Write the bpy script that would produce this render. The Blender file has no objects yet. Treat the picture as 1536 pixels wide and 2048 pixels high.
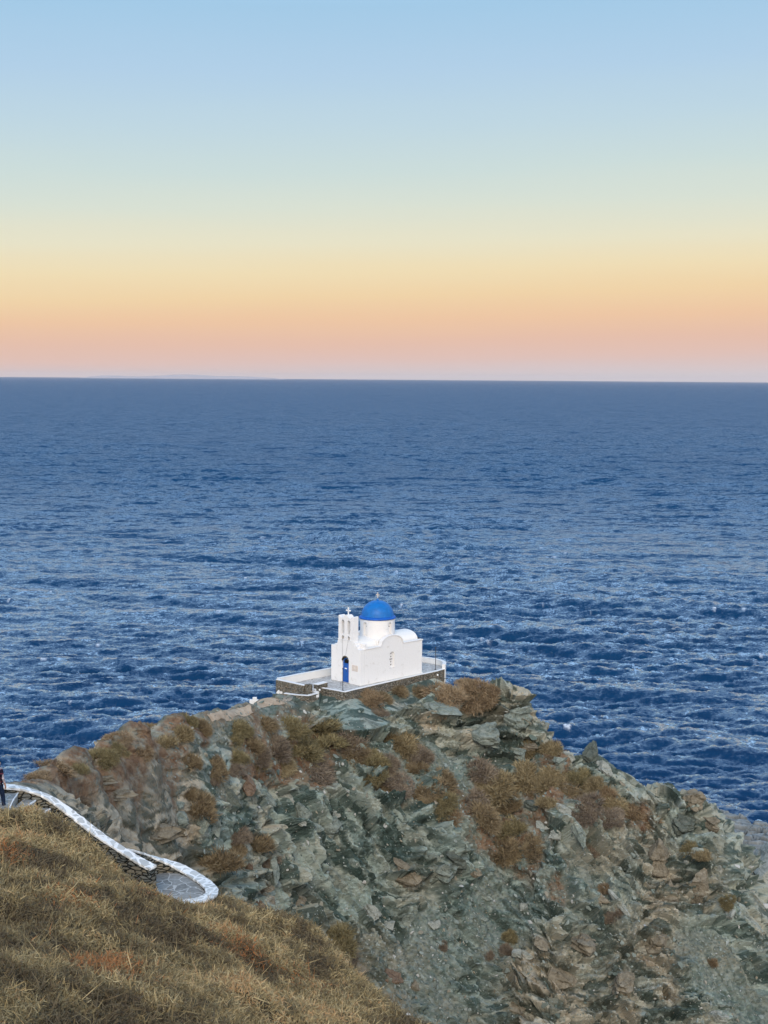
import bpy, bmesh, math, random
import numpy as np
from mathutils import Vector, Matrix
from mathutils.bvhtree import BVHTree
from mathutils.geometry import tessellate_polygon

random.seed(7)
rng = np.random.default_rng(11)
scene = bpy.context.scene
COL = scene.collection
R = math.radians

# ------------------------------------------------------------------ camera
FPX, CX, CY, H, PITCH, ROLL = 2840.0, 768.0, 1024.0, 55.0, 5.37, 0.41
cam_d = bpy.data.cameras.new('camera')
cam = bpy.data.objects.new('camera', cam_d)
COL.objects.link(cam)
RM = Matrix.Rotation(R(90 - PITCH), 3, 'X') @ Matrix.Rotation(R(ROLL), 3, 'Z')
cam.matrix_world = Matrix.Translation((0, 0, H)) @ RM.to_4x4()
cam_d.sensor_fit = 'VERTICAL'
cam_d.sensor_height = 36.0
cam_d.sensor_width = 27.0
cam_d.lens = 36.0 * FPX / 2048.0
cam_d.clip_start = 0.5
cam_d.clip_end = 200000
scene.camera = cam
RN = np.array(RM)

def ray(px, py):
    return RM @ Vector(((px - CX) / FPX, -(py - CY) / FPX, -1.0))
def at(px, py, d):
    r = ray(px, py); return Vector((0, 0, H)) + r * (d / r.y)
def onz(px, py, z):
    r = ray(px, py); return Vector((0, 0, H)) + r * ((z - H) / r.z)

# ------------------------------------------------------------------ sky, sun, exposure
def lin(*c):
    f = lambda v: (v / 255) / 12.92 if v <= 10 else (((v / 255) + 0.055) / 1.055) ** 2.4
    return tuple(f(v) for v in c) + (1.0,)

world = bpy.data.worlds.new('World'); scene.world = world
world.use_nodes = True
wt = world.node_tree; wt.nodes.clear()
def wn(t, **k):
    n = wt.nodes.new(t)
    for a, v in k.items(): setattr(n, a, v)
    return n
tc = wn('ShaderNodeTexCoord'); sep = wn('ShaderNodeSeparateXYZ')
wt.links.new(tc.outputs['Generated'], sep.inputs[0])
asin = wn('ShaderNodeMath', operation='ARCSINE'); wt.links.new(sep.outputs['Z'], asin.inputs[0])
mr = wn('ShaderNodeMapRange'); mr.inputs['From Min'].default_value = 0.0
mr.inputs['From Max'].default_value = R(60); 
# the bands lean a little and carry faint uneven haze, as in any evening sky
lean = wn('ShaderNodeMath', operation='MULTIPLY_ADD'); wt.links.new(sep.outputs['X'], lean.inputs[0]); lean.inputs[1].default_value = -0.022
wt.links.new(asin.outputs[0], lean.inputs[2])
smap = wn('ShaderNodeMapping'); smap.inputs['Scale'].default_value = (2.2, 2.2, 26.0); wt.links.new(tc.outputs['Generated'], smap.inputs['Vector'])
snz = wn('ShaderNodeTexNoise'); snz.inputs['Scale'].default_value = 1.6; snz.inputs['Detail'].default_value = 4; wt.links.new(smap.outputs[0], snz.inputs['Vector'])
hazy = wn('ShaderNodeMath', operation='MULTIPLY_ADD'); wt.links.new(snz.outputs['Fac'], hazy.inputs[0]); hazy.inputs[1].default_value = 0.010
hz2 = wn('ShaderNodeMath', operation='SUBTRACT'); wt.links.new(lean.outputs[0], hz2.inputs[0]); hz2.inputs[1].default_value = 0.005
wt.links.new(hz2.outputs[0], hazy.inputs[2]); wt.links.new(hazy.outputs[0], mr.inputs['Value'])
ramp = wn('ShaderNodeValToRGB'); wt.links.new(mr.outputs[0], ramp.inputs[0])
SKY = [(0.0, (214, 203, 206)), (0.35, (218, 198, 196)), (0.8, (226, 193, 182)), (1.5, (231, 191, 170)), (2.4, (239, 199, 163)),
       (3.3, (241, 212, 168)), (4.3, (240, 222, 182)), (5.4, (232, 227, 200)), (6.8, (217, 225, 212)), (8.2, (204, 221, 219)),
       (10.0, (191, 215, 227)), (12.0, (178, 208, 232)), (14.4, (163, 202, 231)), (17, (160, 198, 230)), (22, (158, 192, 228)), (38, (146, 182, 222)), (60, (128, 168, 218))]
SKY_UP = {17: 1.5, 22: 2.3, 38: 1.9, 60: 1.0}
cr = ramp.color_ramp
cr.interpolation = 'LINEAR'
while len(cr.elements) < len(SKY): cr.elements.new(0.5)
for e, (deg, c) in zip(cr.elements, SKY):
    c = lin(*c); k = 1.0 if deg < 14.5 else SKY_UP[deg]      # the sky above the frame is brighter
    e.position = deg / 60.0; e.color = (c[0] * k, c[1] * k, c[2] * k, 1)
# warm afterglow low in the west, behind the camera
west = wn('ShaderNodeMapRange'); west.inputs['From Min'].default_value = 0.15; west.inputs['From Max'].default_value = -1.0
wt.links.new(sep.outputs['Y'], west.inputs['Value'])
low = wn('ShaderNodeMapRange'); low.inputs['From Min'].default_value = 0.75; low.inputs['From Max'].default_value = 0.05
wt.links.new(sep.outputs['Z'], low.inputs['Value'])
wm = wn('ShaderNodeMath', operation='MULTIPLY')
wt.links.new(west.outputs[0], wm.inputs[0]); wt.links.new(low.outputs[0], wm.inputs[1])
glow = wn('ShaderNodeMix', data_type='RGBA', blend_type='ADD')
wt.links.new(wm.outputs[0], glow.inputs['Factor'])
wt.links.new(ramp.outputs[0], glow.inputs['A']); glow.inputs['B'].default_value = (2.15, 1.52, 0.98, 1)
SUN_EL, SUN_ROT = 9.0, 183.0      # the sun is down in the west, behind and left of the camera
nish = wn('ShaderNodeTexSky'); nish.sky_type = 'NISHITA'; nish.sun_disc = False
nish.sun_elevation = R(SUN_EL); nish.sun_rotation = R(SUN_ROT)
nb = wn('ShaderNodeBackground'); nb.inputs['Strength'].default_value = 0.0
bg = wn('ShaderNodeBackground'); bg.inputs['Strength'].default_value = 1.0
wt.links.new(nish.outputs[0], nb.inputs['Color']); wt.links.new(glow.outputs['Result'], bg.inputs['Color'])
addb = wn('ShaderNodeAddShader'); wt.links.new(nb.outputs[0], addb.inputs[0]); wt.links.new(bg.outputs[0], addb.inputs[1])
wo = wn('ShaderNodeOutputWorld'); wt.links.new(addb.outputs[0], wo.inputs['Surface'])

sd = bpy.data.lights.new('sun', 'SUN'); sd.energy = 2.3; sd.angle = R(22); sd.color = (1.0, 0.88, 0.73)
sun = bpy.data.objects.new('sun', sd); COL.objects.link(sun)
az, el = R(SUN_ROT), R(SUN_EL + 23)
sdir = Vector((math.sin(az) * math.cos(el), math.cos(az) * math.cos(el), math.sin(el)))
sun.rotation_euler = sdir.to_track_quat('Z', 'Y').to_euler()
scene.view_settings.view_transform = 'Standard'
scene.view_settings.look = 'None'
scene.view_settings.exposure = 0.0
scene.view_settings.gamma = 1.0
scene.cycles.max_bounces = 5
scene.cycles.diffuse_bounces = 3
scene.cycles.glossy_bounces = 3
scene.cycles.use_denoising = True
scene.cycles.sample_clamp_indirect = 6.0

# ------------------------------------------------------------------ numpy noise
def _hash(ix, iy, iz, seed):
    h = (ix.astype(np.int64) * 374761393 + iy.astype(np.int64) * 668265263 + iz.astype(np.int64) * 2147483647 + seed * 974634777) & 0xFFFFFFFF
    h = ((h ^ (h >> 13)) * 1274126177) & 0xFFFFFFFF
    h = ((h ^ (h >> 16)) * 2246822519) & 0xFFFFFFFF
    h = h ^ (h >> 15)
    return (h & 0xFFFFFF) / float(0x1000000)
def vnoise(P, seed=0):
    F = np.floor(P); f = P - F; F = F.astype(np.int64)
    u = f * f * f * (f * (f * 6 - 15) + 10)
    out = 0
    for dx in (0, 1):
        wx = u[:, 0] if dx else 1 - u[:, 0]
        for dy in (0, 1):
            wy = u[:, 1] if dy else 1 - u[:, 1]
            for dz in (0, 1):
                wz = u[:, 2] if dz else 1 - u[:, 2]
                out = out + wx * wy * wz * _hash(F[:, 0] + dx, F[:, 1] + dy, F[:, 2] + dz, seed)
    return out * 2 - 1
def fbm(P, octv=4, seed=0, gain=0.5):
    a, s, out = 1.0, 1.0, 0
    for i in range(octv):
        out = out + a * vnoise(P * s + 17.3 * i, seed + i); a *= gain; s *= 2.03
    return out
def voro(P, seed=0):
    """nearest cell: returns F1, F2, cell id (3 ints), vector from the cell's point"""
    F = np.floor(P).astype(np.int64)
    n = len(P)
    d1 = np.full(n, 9e9); d2 = np.full(n, 9e9)
    cid = np.zeros((n, 3), np.int64); dv = np.zeros((n, 3))
    for dx in (-1, 0, 1):
        for dy in (-1, 0, 1):
            for dz in (-1, 0, 1):
                c = F + np.array((dx, dy, dz))
                p = np.stack([c[:, i] + _hash(c[:, 0], c[:, 1], c[:, 2], seed + 11 * i) for i in range(3)], 1)
                v = P - p; d = (v * v).sum(1)
                m = d < d1
                d2 = np.where(m, d1, np.minimum(d2, d))
                d1 = np.where(m, d, d1)
                cid[m] = c[m]; dv[m] = v[m]
    return np.sqrt(d1), np.sqrt(d2), cid, dv
def facets(P, seed, tilt=0.9):
    """broken rock: every cell is a flat face with its own height and tilt"""
    f1, f2, c, v = voro(P, seed)
    h = _hash(c[:, 0], c[:, 1], c[:, 2], seed + 101) - 0.5
    t = np.stack([_hash(c[:, 0], c[:, 1], c[:, 2], seed + 131 + i) - 0.5 for i in range(3)], 1)
    return h + tilt * (t * v).sum(1), f2 - f1
def celltone(P, seed):
    c = voro(P, seed)[2]; return _hash(c[:, 0], c[:, 1], c[:, 2], seed + 777)
def smooth(a, b, x):
    t = np.clip((x - a) / (b - a), 0, 1); return t * t * (3 - 2 * t)

# ------------------------------------------------------------------ object helpers
def prop(o, label=None, cat=None, group=None, kind=None):
    if label: o['label'] = label
    if cat: o['category'] = cat
    if group: o['group'] = group
    if kind: o['kind'] = kind
    return o
def thing(name, label, cat, loc=(0, 0, 0), rz=0.0, group=None):
    o = bpy.data.objects.new(name, None); COL.objects.link(o)
    o.empty_display_size = 0.3
    o.location = loc; o.rotation_euler = (0, 0, rz)
    return prop(o, label, cat, group)
def link(name, me, mat=None, parent=None):
    if mat is not None:
        me.materials.clear(); me.materials.append(mat)
    o = bpy.data.objects.new(name, me); COL.objects.link(o)
    if parent is not None: o.parent = parent
    return o
def np_mesh(name, V, F, smooth_on=False):
    """V (n,3) floats, F (m,k) ints, all faces the same size"""
    me = bpy.data.meshes.new(name)
    V = np.ascontiguousarray(V, np.float32); F = np.ascontiguousarray(F, np.int32)
    me.vertices.add(len(V)); me.vertices.foreach_set('co', V.ravel())
    k = F.shape[1]
    me.loops.add(F.size); me.loops.foreach_set('vertex_index', F.ravel())
    me.polygons.add(len(F))
    me.polygons.foreach_set('loop_start', np.arange(0, F.size, k, dtype=np.int32))
    me.polygons.foreach_set('use_smooth', np.full(len(F), smooth_on))
    me.update(calc_edges=True); me.validate()
    return me
def attr(me, name, vals):
    a = me.attributes.new(name, 'FLOAT', 'POINT'); a.data.foreach_set('value', np.ascontiguousarray(vals, np.float32))
def grid_faces(nr, nc):
    i = np.arange(nr * nc).reshape(nr, nc)
    return np.stack([i[:-1, :-1], i[:-1, 1:], i[1:, 1:], i[1:, :-1]], -1).reshape(-1, 4)
def bm_obj(name, bm, mat, parent=None, smooth_on=False, bevel=0.0, seg=2):
    me = bpy.data.meshes.new(name)
    bmesh.ops.recalc_face_normals(bm, faces=bm.faces)
    bm.to_mesh(me); bm.free()
    if smooth_on:
        me.polygons.foreach_set('use_smooth', [True] * len(me.polygons))
    o = link(name, me, mat, parent)
    if bevel:
        m = o.modifiers.new('bevel', 'BEVEL'); m.width = bevel; m.segments = seg; m.limit_method = 'ANGLE'; m.angle_limit = R(40)
    return o
def add_box(bm, x0, x1, y0, y1, z0, z1):
    v = [bm.verts.new((x, y, z)) for z in (z0, z1) for y in (y0, y1) for x in (x0, x1)]
    for f in ((0, 1, 3, 2), (4, 6, 7, 5), (0, 4, 5, 1), (2, 3, 7, 6), (0, 2, 6, 4), (1, 5, 7, 3)):
        bm.faces.new([v[i] for i in f])
def add_extrude(bm, outer, holes, conv, t0, t1):
    """2-D outline with holes -> solid between t0 and t1; conv(a, b, t) gives the 3-D point"""
    loops = [outer] + list(holes)
    tri = tessellate_polygon([[Vector((a, b, 0)) for a, b in lp] for lp in loops])
    flat = [p for lp in loops for p in lp]
    A = [bm.verts.new(conv(a, b, t0)) for a, b in flat]
    B = [bm.verts.new(conv(a, b, t1)) for a, b in flat]
    for t in tri:
        try:
            bm.faces.new([A[i] for i in t]); bm.faces.new([B[i] for i in reversed(t)])
        except ValueError: pass
    k = 0
    for lp in loops:
        n = len(lp)
        for i in range(n):
            j = (i + 1) % n
            bm.faces.new((A[k + i], A[k + j], B[k + j], B[k + i]))
        k += n
def add_lathe(bm, prof, n=48, c=(0, 0), full=True):
    rings = []
    for r, z in prof:
        if r < 1e-5: rings.append([bm.verts.new((c[0], c[1], z))])
        else: rings.append([bm.verts.new((c[0] + r * math.cos(2 * math.pi * i / n), c[1] + r * math.sin(2 * math.pi * i / n), z)) for i in range(n)])
    for a, b in zip(rings, rings[1:]):
        for i in range(n):
            j = (i + 1) % n
            if len(a) == 1: bm.faces.new((a[0], b[i], b[j]))
            elif len(b) == 1: bm.faces.new((a[i], a[j], b[0]))
            else: bm.faces.new((a[i], a[j], b[j], b[i]))
def add_tube(bm, pts, rad, n=8):
    pts = [Vector(p) for p in pts]
    if not isinstance(rad, (list, tuple)): rad = [rad] * len(pts)
    rings = []
    for i, p in enumerate(pts):
        d = (pts[min(i + 1, len(pts) - 1)] - pts[max(i - 1, 0)]).normalized()
        a = d.orthogonal().normalized(); b = d.cross(a)
        if rings:
            pass
        rings.append([bm.verts.new(p + rad[i] * (math.cos(2 * math.pi * k / n) * a + math.sin(2 * math.pi * k / n) * b)) for k in range(n)])
    for a, b in zip(rings, rings[1:]):
        for k in range(n): bm.faces.new((a[k], a[(k + 1) % n], b[(k + 1) % n], b[k]))
    bm.faces.new(list(reversed(rings[0]))); bm.faces.new(rings[-1])
def arch(cx, w, z0, z1, n=10):
    """outline of a round-headed opening"""
    r = w / 2
    return [(cx - r, z0), (cx + r, z0)] + [(cx + r * math.cos(math.pi * i / n), z1 - r + r * math.sin(math.pi * i / n)) for i in range(n + 1)]
def boolean(o, cutter):
    m = o.modifiers.new('cut', 'BOOLEAN'); m.operation = 'DIFFERENCE'; m.object = cutter; m.solver = 'EXACT'
    bpy.context.view_layer.update()
    me = bpy.data.meshes.new_from_object(o.evaluated_get(bpy.context.evaluated_depsgraph_get()))
    o.modifiers.remove(m); o.data = me
    bpy.data.objects.remove(cutter)

# ------------------------------------------------------------------ material helpers
class NT:
    def __init__(s, name, rough=0.9, spec=0.2):
        s.m = bpy.data.materials.new(name); s.m.use_nodes = True
        s.t = s.m.node_tree; s.b = s.t.nodes['Principled BSDF']
        s.b.inputs['Roughness'].default_value = rough
        s.b.inputs['Specular IOR Level'].default_value = spec
        s.geo = s.t.nodes.new('ShaderNodeNewGeometry'); s.tc = s.t.nodes.new('ShaderNodeTexCoord')
    def L(s, a, b): s.t.links.new(a, b)
    def put(s, sock, v):
        if isinstance(v, (int, float)): sock.default_value = v
        elif isinstance(v, tuple): sock.default_value = v if len(v) == 4 or sock.type == 'VECTOR' else v + (1.0,)
        else: s.L(v, sock)
    def math(s, op, a, b=None, clamp=False):
        n = s.t.nodes.new('ShaderNodeMath'); n.operation = op; n.use_clamp = clamp
        s.put(n.inputs[0], a)
        if b is not None: s.put(n.inputs[1], b)
        return n.outputs[0]
    def mix(s, f, a, b, mode='MIX'):
        n = s.t.nodes.new('ShaderNodeMix'); n.data_type = 'RGBA'; n.blend_type = mode
        s.put(n.inputs['Factor'], f); s.put(n.inputs['A'], a); s.put(n.inputs['B'], b)
        return n.outputs['Result']
    def map(s, vec, scale=(1, 1, 1), rot=(0, 0, 0)):
        n = s.t.nodes.new('ShaderNodeMapping'); s.L(vec, n.inputs['Vector'])
        n.inputs['Scale'].default_value = scale; n.inputs['Rotation'].default_value = rot
        return n.outputs[0]
    def noise(s, vec, scale, detail=4, rough=0.55, dist=0.0):
        n = s.t.nodes.new('ShaderNodeTexNoise'); s.L(vec, n.inputs['Vector'])
        n.inputs['Scale'].default_value = scale; n.inputs['Detail'].default_value = detail
        n.inputs['Roughness'].default_value = rough; n.inputs['Distortion'].default_value = dist
        return n.outputs['Fac']
    def vor(s, vec, scale, feature='F1', out='Distance', rnd=1.0):
        n = s.t.nodes.new('ShaderNodeTexVoronoi'); n.feature = feature; s.L(vec, n.inputs['Vector'])
        n.inputs['Scale'].default_value = scale; n.inputs['Randomness'].default_value = rnd
        return n.outputs[out]
    def rng(s, v, a, b, c=0.0, d=1.0):
        n = s.t.nodes.new('ShaderNodeMapRange'); n.interpolation_type = 'SMOOTHSTEP'
        s.put(n.inputs['Value'], v); n.inputs['From Min'].default_value = a; n.inputs['From Max'].default_value = b
        n.inputs['To Min'].default_value = c; n.inputs['To Max'].default_value = d
        return n.outputs[0]
    def attr(s, name, out='Fac'):
        n = s.t.nodes.new('ShaderNodeAttribute'); n.attribute_name = name; return n.outputs[out]
    def bump(s, h, strength, dist, prev=None):
        n = s.t.nodes.new('ShaderNodeBump'); s.L(h, n.inputs['Height'])
        n.inputs['Strength'].default_value = strength; n.inputs['Distance'].default_value = dist
        if prev is not None: s.L(prev, n.inputs['Normal'])
        return n.outputs[0]
    def done(s, color, normal=None, rough=None):
        s.put(s.b.inputs['Base Color'], color)
        if normal is not None: s.L(normal, s.b.inputs['Normal'])
        if rough is not None: s.put(s.b.inputs['Roughness'], rough)
        return s.m
# ================================================================== THE SETTING: sea
def ocean_tile(N, L, V, wdir, rms, seed, kcut_lo=0.0, kcut_hi=1e9, spread=2):
    r = np.random.default_rng(seed)
    k1 = 2 * np.pi * np.fft.fftfreq(N, L / N)
    kx, ky = np.meshgrid(k1, k1, indexing='ij')
    k = np.hypot(kx, ky); k[0, 0] = 1e-6
    Lw = V * V / 9.81
    c = (kx * math.cos(wdir) + ky * math.sin(wdir)) / k
    P = np.exp(-1 / (k * Lw) ** 2) / k ** 3.55 * (np.abs(c) ** spread + 0.02)
    P[(k < kcut_lo) | (k > kcut_hi)] = 0; P[0, 0] = 0
    h = np.sqrt(P) * (r.normal(size=(N, N)) + 1j * r.normal(size=(N, N)))
    z = np.fft.ifft2(h).real
    s = rms / z.std(); h = h * s
    z = np.fft.ifft2(h).real
    dx = np.fft.ifft2(-1j * kx / k * h).real; dy = np.fft.ifft2(-1j * ky / k * h).real
    jxx = np.fft.ifft2(kx * kx / k * h).real; jyy = np.fft.ifft2(ky * ky / k * h).real
    return np.stack([z, dx, dy, jxx + jyy], -1)
def tile_sample(T, L, x, y, rot):
    N = T.shape[0]
    c, s = math.cos(rot), math.sin(rot)
    u = ((c * x + s * y) / L * N); v = ((-s * x + c * y) / L * N)
    i = np.floor(u).astype(int); j = np.floor(v).astype(int); fu = (u - i)[..., None]; fv = (v - j)[..., None]
    i %= N; j %= N; i1 = (i + 1) % N; j1 = (j + 1) % N
    o = (T[i, j] * (1 - fu) + T[i1, j] * fu) * (1 - fv) + (T[i, j1] * (1 - fu) + T[i1, j1] * fu) * fv
    dx, dy = o[..., 1].copy(), o[..., 2].copy()
    o[..., 1] = c * dx - s * dy; o[..., 2] = s * dx + c * dy
    return o

def build_sea():
    a_in = np.linspace(-19.5, 19.5, 1000)
    a_l = -19.5 - np.geomspace(0.06, 160.5, 90)[::-1]; a_r = 19.5 + np.geomspace(0.06, 160.5, 90)
    azim = np.radians(np.concatenate([a_l, a_in, a_r]))
    dep = np.concatenate([np.linspace(60, 24, 20)[:-1], np.linspace(24, 6, 430)[:-1], np.linspace(6, 1.2, 210)[:-1], np.geomspace(1.2, 0.045, 60)])
    d = H / np.tan(np.radians(dep))
    D, A = np.meshgrid(d, azim, indexing='ij')
    X = D * np.sin(A); Y = D * np.cos(A)
    wd = R(74)
    sw = ocean_tile(512, 397.0, 7.4, wd, 0.42, 3, 0, 1.1, 10)
    ch = ocean_tile(1024, 211.0, 5.0, wd + 0.12, 0.22, 5, 1.0, 5.2, 6)
    rp = ocean_tile(1024, 83.0, 3.6, wd - 0.1, 0.05, 9, 5.2, 30.0, 3)
    fade = lambda lo, hi: 1 - smooth(lo, hi, D)
    o = tile_sample(sw, 397.0, X, Y, 0.0) * (1 - 0.72 * smooth(900, 9000, D))[..., None]
    o = o + tile_sample(ch, 211.0, X, Y, 0.21) * (1 - 0.6 * smooth(500, 4000, D))[..., None]
    big = o[..., 3].copy()
    o = o + tile_sample(rp, 83.0, X, Y, -0.35) * fade(250, 1100)[..., None]
    gust = 0.9 + 0.45 * fbm(np.stack([X.ravel() / 90, Y.ravel() / 160, 0 * X.ravel()], 1), 3, 5).reshape(X.shape)
    inside = (np.abs(np.degrees(A)) < 40) * 1.0
    o = o * (gust * (1 - smooth(20000, 50000, D)) * (0.35 + 0.65 * inside))[..., None]
    lam = 1.15
    V = np.stack([X + lam * o[..., 1], Y + lam * o[..., 2], o[..., 0]], -1).reshape(-1, 3)
    me = np_mesh('sea', V, grid_faces(len(d), len(azim)), True)
    # whitecaps: only the sharpest crests of the larger waves break, in short streaks along the crest
    fn = fbm(np.stack([X.ravel() / 7, Y.ravel() / 3.0, 0 * X.ravel()], 1), 3, 77).reshape(X.shape)
    sel = (D < 600) & (D > 120) & (inside > 0); t0, t1 = np.percentile(big[sel], [99.35, 99.85])
    attr(me, 'foam', (smooth(t0, t1, big) * smooth(.10, .40, fn) * (1 - smooth(350, 620, D))).ravel())
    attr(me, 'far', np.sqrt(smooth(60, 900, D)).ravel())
    n = NT('sea_water', 0.09, 0.5)
    n.b.inputs['IOR'].default_value = 1.333
    pos = n.geo.outputs['Position']
    def slope(vec, scale, det):
        t = n.t.nodes.new('ShaderNodeTexNoise'); n.L(vec, t.inputs['Vector']); t.inputs['Scale'].default_value = scale
        t.inputs['Detail'].default_value = det; t.inputs['Roughness'].default_value = 0.6
        v = n.t.nodes.new('ShaderNodeVectorMath'); v.operation = 'SUBTRACT'; n.L(t.outputs['Color'], v.inputs[0]); v.inputs[1].default_value = (.5, .5, .5)
        return v.outputs[0]
    def vm(op, a, b):
        v = n.t.nodes.new('ShaderNodeVectorMath'); v.operation = op; n.L(a, v.inputs[0])
        if isinstance(b, tuple): v.inputs[1].default_value = b
        else: n.L(b, v.inputs[1])
        return v.outputs[0]
    # wavelets too small for the mesh, as slopes of the surface
    s1 = vm('MULTIPLY', slope(n.map(pos, (0.75, 1.5, 1), (0, 0, 0.22)), 2.4, 4), (0.55, 0.75, 0))
    s2 = vm('MULTIPLY', slope(n.map(pos, (0.7, 1.5, 1), (0, 0, -0.12)), 0.45, 3), (0.45, 0.75, 0))
    far = n.attr('far')
    s3 = vm('MULTIPLY', slope(n.map(pos, (0.45, 1.5, 1), (0, 0, 0.14)), 0.085, 3), (0.3, 0.95, 0))
    f3 = n.t.nodes.new('ShaderNodeVectorMath'); f3.operation = 'SCALE'; n.L(s3, f3.inputs[0]); n.L(far, f3.inputs['Scale'])
    sl = vm('ADD', vm('ADD', s1, s2), f3.outputs[0])
    fv = n.t.nodes.new('ShaderNodeCombineXYZ')
    k = n.math('ADD', n.math('MULTIPLY', far, 1.9), 1.0)
    for i in (0, 1): n.L(k, fv.inputs[i])
    sl = vm('MULTIPLY', sl, fv.outputs[0])
    nn = vm('ADD', n.geo.outputs['Normal'], sl)
    v = n.t.nodes.new('ShaderNodeVectorMath'); v.operation = 'NORMALIZE'; n.L(nn, v.inputs[0]); nb_ = v.outputs[0]
    patch = n.noise(n.map(pos, (0.012, 0.03, 1)), 1.0, 3)
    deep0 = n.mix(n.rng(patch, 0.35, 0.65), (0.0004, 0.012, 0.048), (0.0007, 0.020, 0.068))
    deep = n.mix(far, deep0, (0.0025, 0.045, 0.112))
    lace = n.vor(n.map(pos, (1, 1.8, 1)), 3.0, 'DISTANCE_TO_EDGE')
    fo = n.math('MULTIPLY', n.attr('foam'), n.rng(n.noise(pos, 2.2, 5, 0.7), 0.3, 0.6))
    fo = n.math('MULTIPLY', fo, n.rng(lace, 0.5, 0.02, 0.45, 1.0), True)
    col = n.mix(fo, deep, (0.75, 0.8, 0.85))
    # water: deep body colour under a Fresnel reflection; far off the unresolved wave faces turned to us weaken it
    fr = n.t.nodes.new('ShaderNodeFresnel'); fr.inputs['IOR'].default_value = 1.333; n.L(nb_, fr.inputs['Normal'])
    k = n.math('SUBTRACT', 1.42, n.math('MULTIPLY', far, 1.00))
    fac = n.math('MULTIPLY', n.math('MULTIPLY', fr.outputs[0], k), n.math('SUBTRACT', 1.0, fo), True)
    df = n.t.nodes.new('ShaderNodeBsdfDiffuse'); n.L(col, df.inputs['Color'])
    gl = n.t.nodes.new('ShaderNodeBsdfGlossy'); gl.inputs['Color'].default_value = (0.88, 0.94, 1.0, 1)
    n.L(n.math('ADD', n.math('MULTIPLY', far, 0.10), 0.20), gl.inputs['Roughness']); n.L(nb_, gl.inputs['Normal'])
    mx = n.t.nodes.new('ShaderNodeMixShader'); n.L(fac, mx.inputs[0]); n.L(df.outputs[0], mx.inputs[1]); n.L(gl.outputs[0], mx.inputs[2])
    n.L(mx.outputs[0], n.t.nodes['Material Output'].inputs['Surface'])
    m = n.m
    return prop(link('sea', me, m), kind='structure')
sea = build_sea()

# ================================================================== THE SETTING: the headland
Zc = 30.0                                    # floor of the chapel court
CT = []                                      # control points of the bare ground (x, y, z)
GP = []
def cp(px, py, d):
    p = at(px, py, d); CT.append(tuple(p)); return p
def colm(px, py, d, rest):
    """a line of ground points down the slope: rest = (py, steepness) ..."""
    p = cp(px, py, d); d0, z0 = p.y, p.z
    for e in rest:
        q, k = e[0], e[1]; x = e[2] if len(e) > 2 else px
        r = ray(x, q); T = -r.z / r.y
        d1 = (H - z0 + k * d0) / (T + k); z1 = H - T * d1
        cp(x, q, d1); d0, z0 = d1, z1
RID = [(20, 1562, 57), (70, 1555, 60.5), (130, 1535, 66), (180, 1508, 71), (230, 1482, 77), (300, 1455, 84), (370, 1434, 91),
       (420, 1427, 95), (450, 1419, 97.5), (500, 1405, 102), (555, 1392, 107.5)]
for q in RID: cp(*q)
for q in [(-260, 1640, 50), (-120, 1590, 52), (30, 1572, 52.5), (100, 1592, 54), (150, 1622, 56), (210, 1680, 57), (60, 1600, 50), (150, 1650, 52), (330, 1770, 58), (430, 1870, 58)]: cp(*q)
colm(150, 1526, 68.5, [(1540, 1.0), (1600, 1.2), (1660, 1)])
colm(230, 1490, 76.5, [(1515, .8), (1560, 1.2), (1620, 1.4), (1690, 1)])
colm(300, 1458, 83.5, [(1480, .7), (1540, 1.1), (1600, 1.3), (1650, 1.8), (1690, 1.5), (1740, 1)])
colm(370, 1440, 90.5, [(1470, .7), (1540, 1.1), (1600, 1.3), (1680, 2.2), (1720, 1.4), (1800, 1)])
colm(450, 1426, 97, [(1440, .35), (1500, 1.0), (1545, .6), (1600, 1.2), (1650, 1.2), (1750, 1), (1850, 1), (2000, 1)])
colm(560, 1402, 106.5, [(1425, .4), (1480, .8), (1530, .55), (1545, .6), (1600, 1.5), (1680, 1.3), (1780, 1.1), (1880, 1), (2040, 1), (2200, 1)])
colm(650, 1392, 111.8, [(1425, .6), (1480, .9), (1535, .6), (1600, 1.3), (1680, 1.2), (1780, 1.2), (1900, 1.1), (2040, 1), (2200, 1)])
colm(780, 1384, 113.8, [(1420, 1), (1480, 1.3), (1540, .7), (1590, .8), (1680, 1.4), (1780, 1.2), (1900, 1.1), (2040, 1), (2200, 1)])
colm(900, 1362, 118, [(1390, .5), (1430, 1.2), (1490, 2.0), (1510, .6), (1560, .8), (1640, 1), (1720, 1.1), (1850, 1.1), (2040, 1), (2200, 1)])
colm(985, 1380, 119, [(1395, .45), (1440, 2.2), (1503, 3), (1525, .45), (1600, .9), (1700, 1.1), (1850, 1.1), (2040, 1), (2200, 1)])
colm(1050, 1406, 118, [(1450, 5), (1498, 5), (1522, .6), (1600, .9), (1700, 1), (1850, 1.1), (2040, 1.1), (2200, 1)])
colm(1092, 1478, 117, [(1520, .8), (1600, .8), (1700, 1), (1850, 1), (2040, 1), (2200, 1)])
colm(1170, 1500, 117, [(1530, .8), (1620, 1), (1700, 1.1), (1850, 1), (2040, 1), (2200, 1)])
colm(1250, 1546, 116, [(1600, 1), (1700, 1.1), (1850, 1), (2040, 1), (2200, 1)])
colm(1340, 1572, 115, [(1640, 1.2), (1720, 1.3), (1850, 1.1), (2040, 1), (2200, 1)])
colm(1395, 1592, 114.5, [(1650, 1.3), (1750, 1.4), (1880, 1), (2040, 1), (2200, 1)])
colm(1450, 1690, 113, [(1760, 1.2), (1880, 1), (2040, 1), (2200, 1)])
colm(1500, 1790, 111.5, [(1880, 1), (2040, 1), (2200, 1)])
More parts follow.
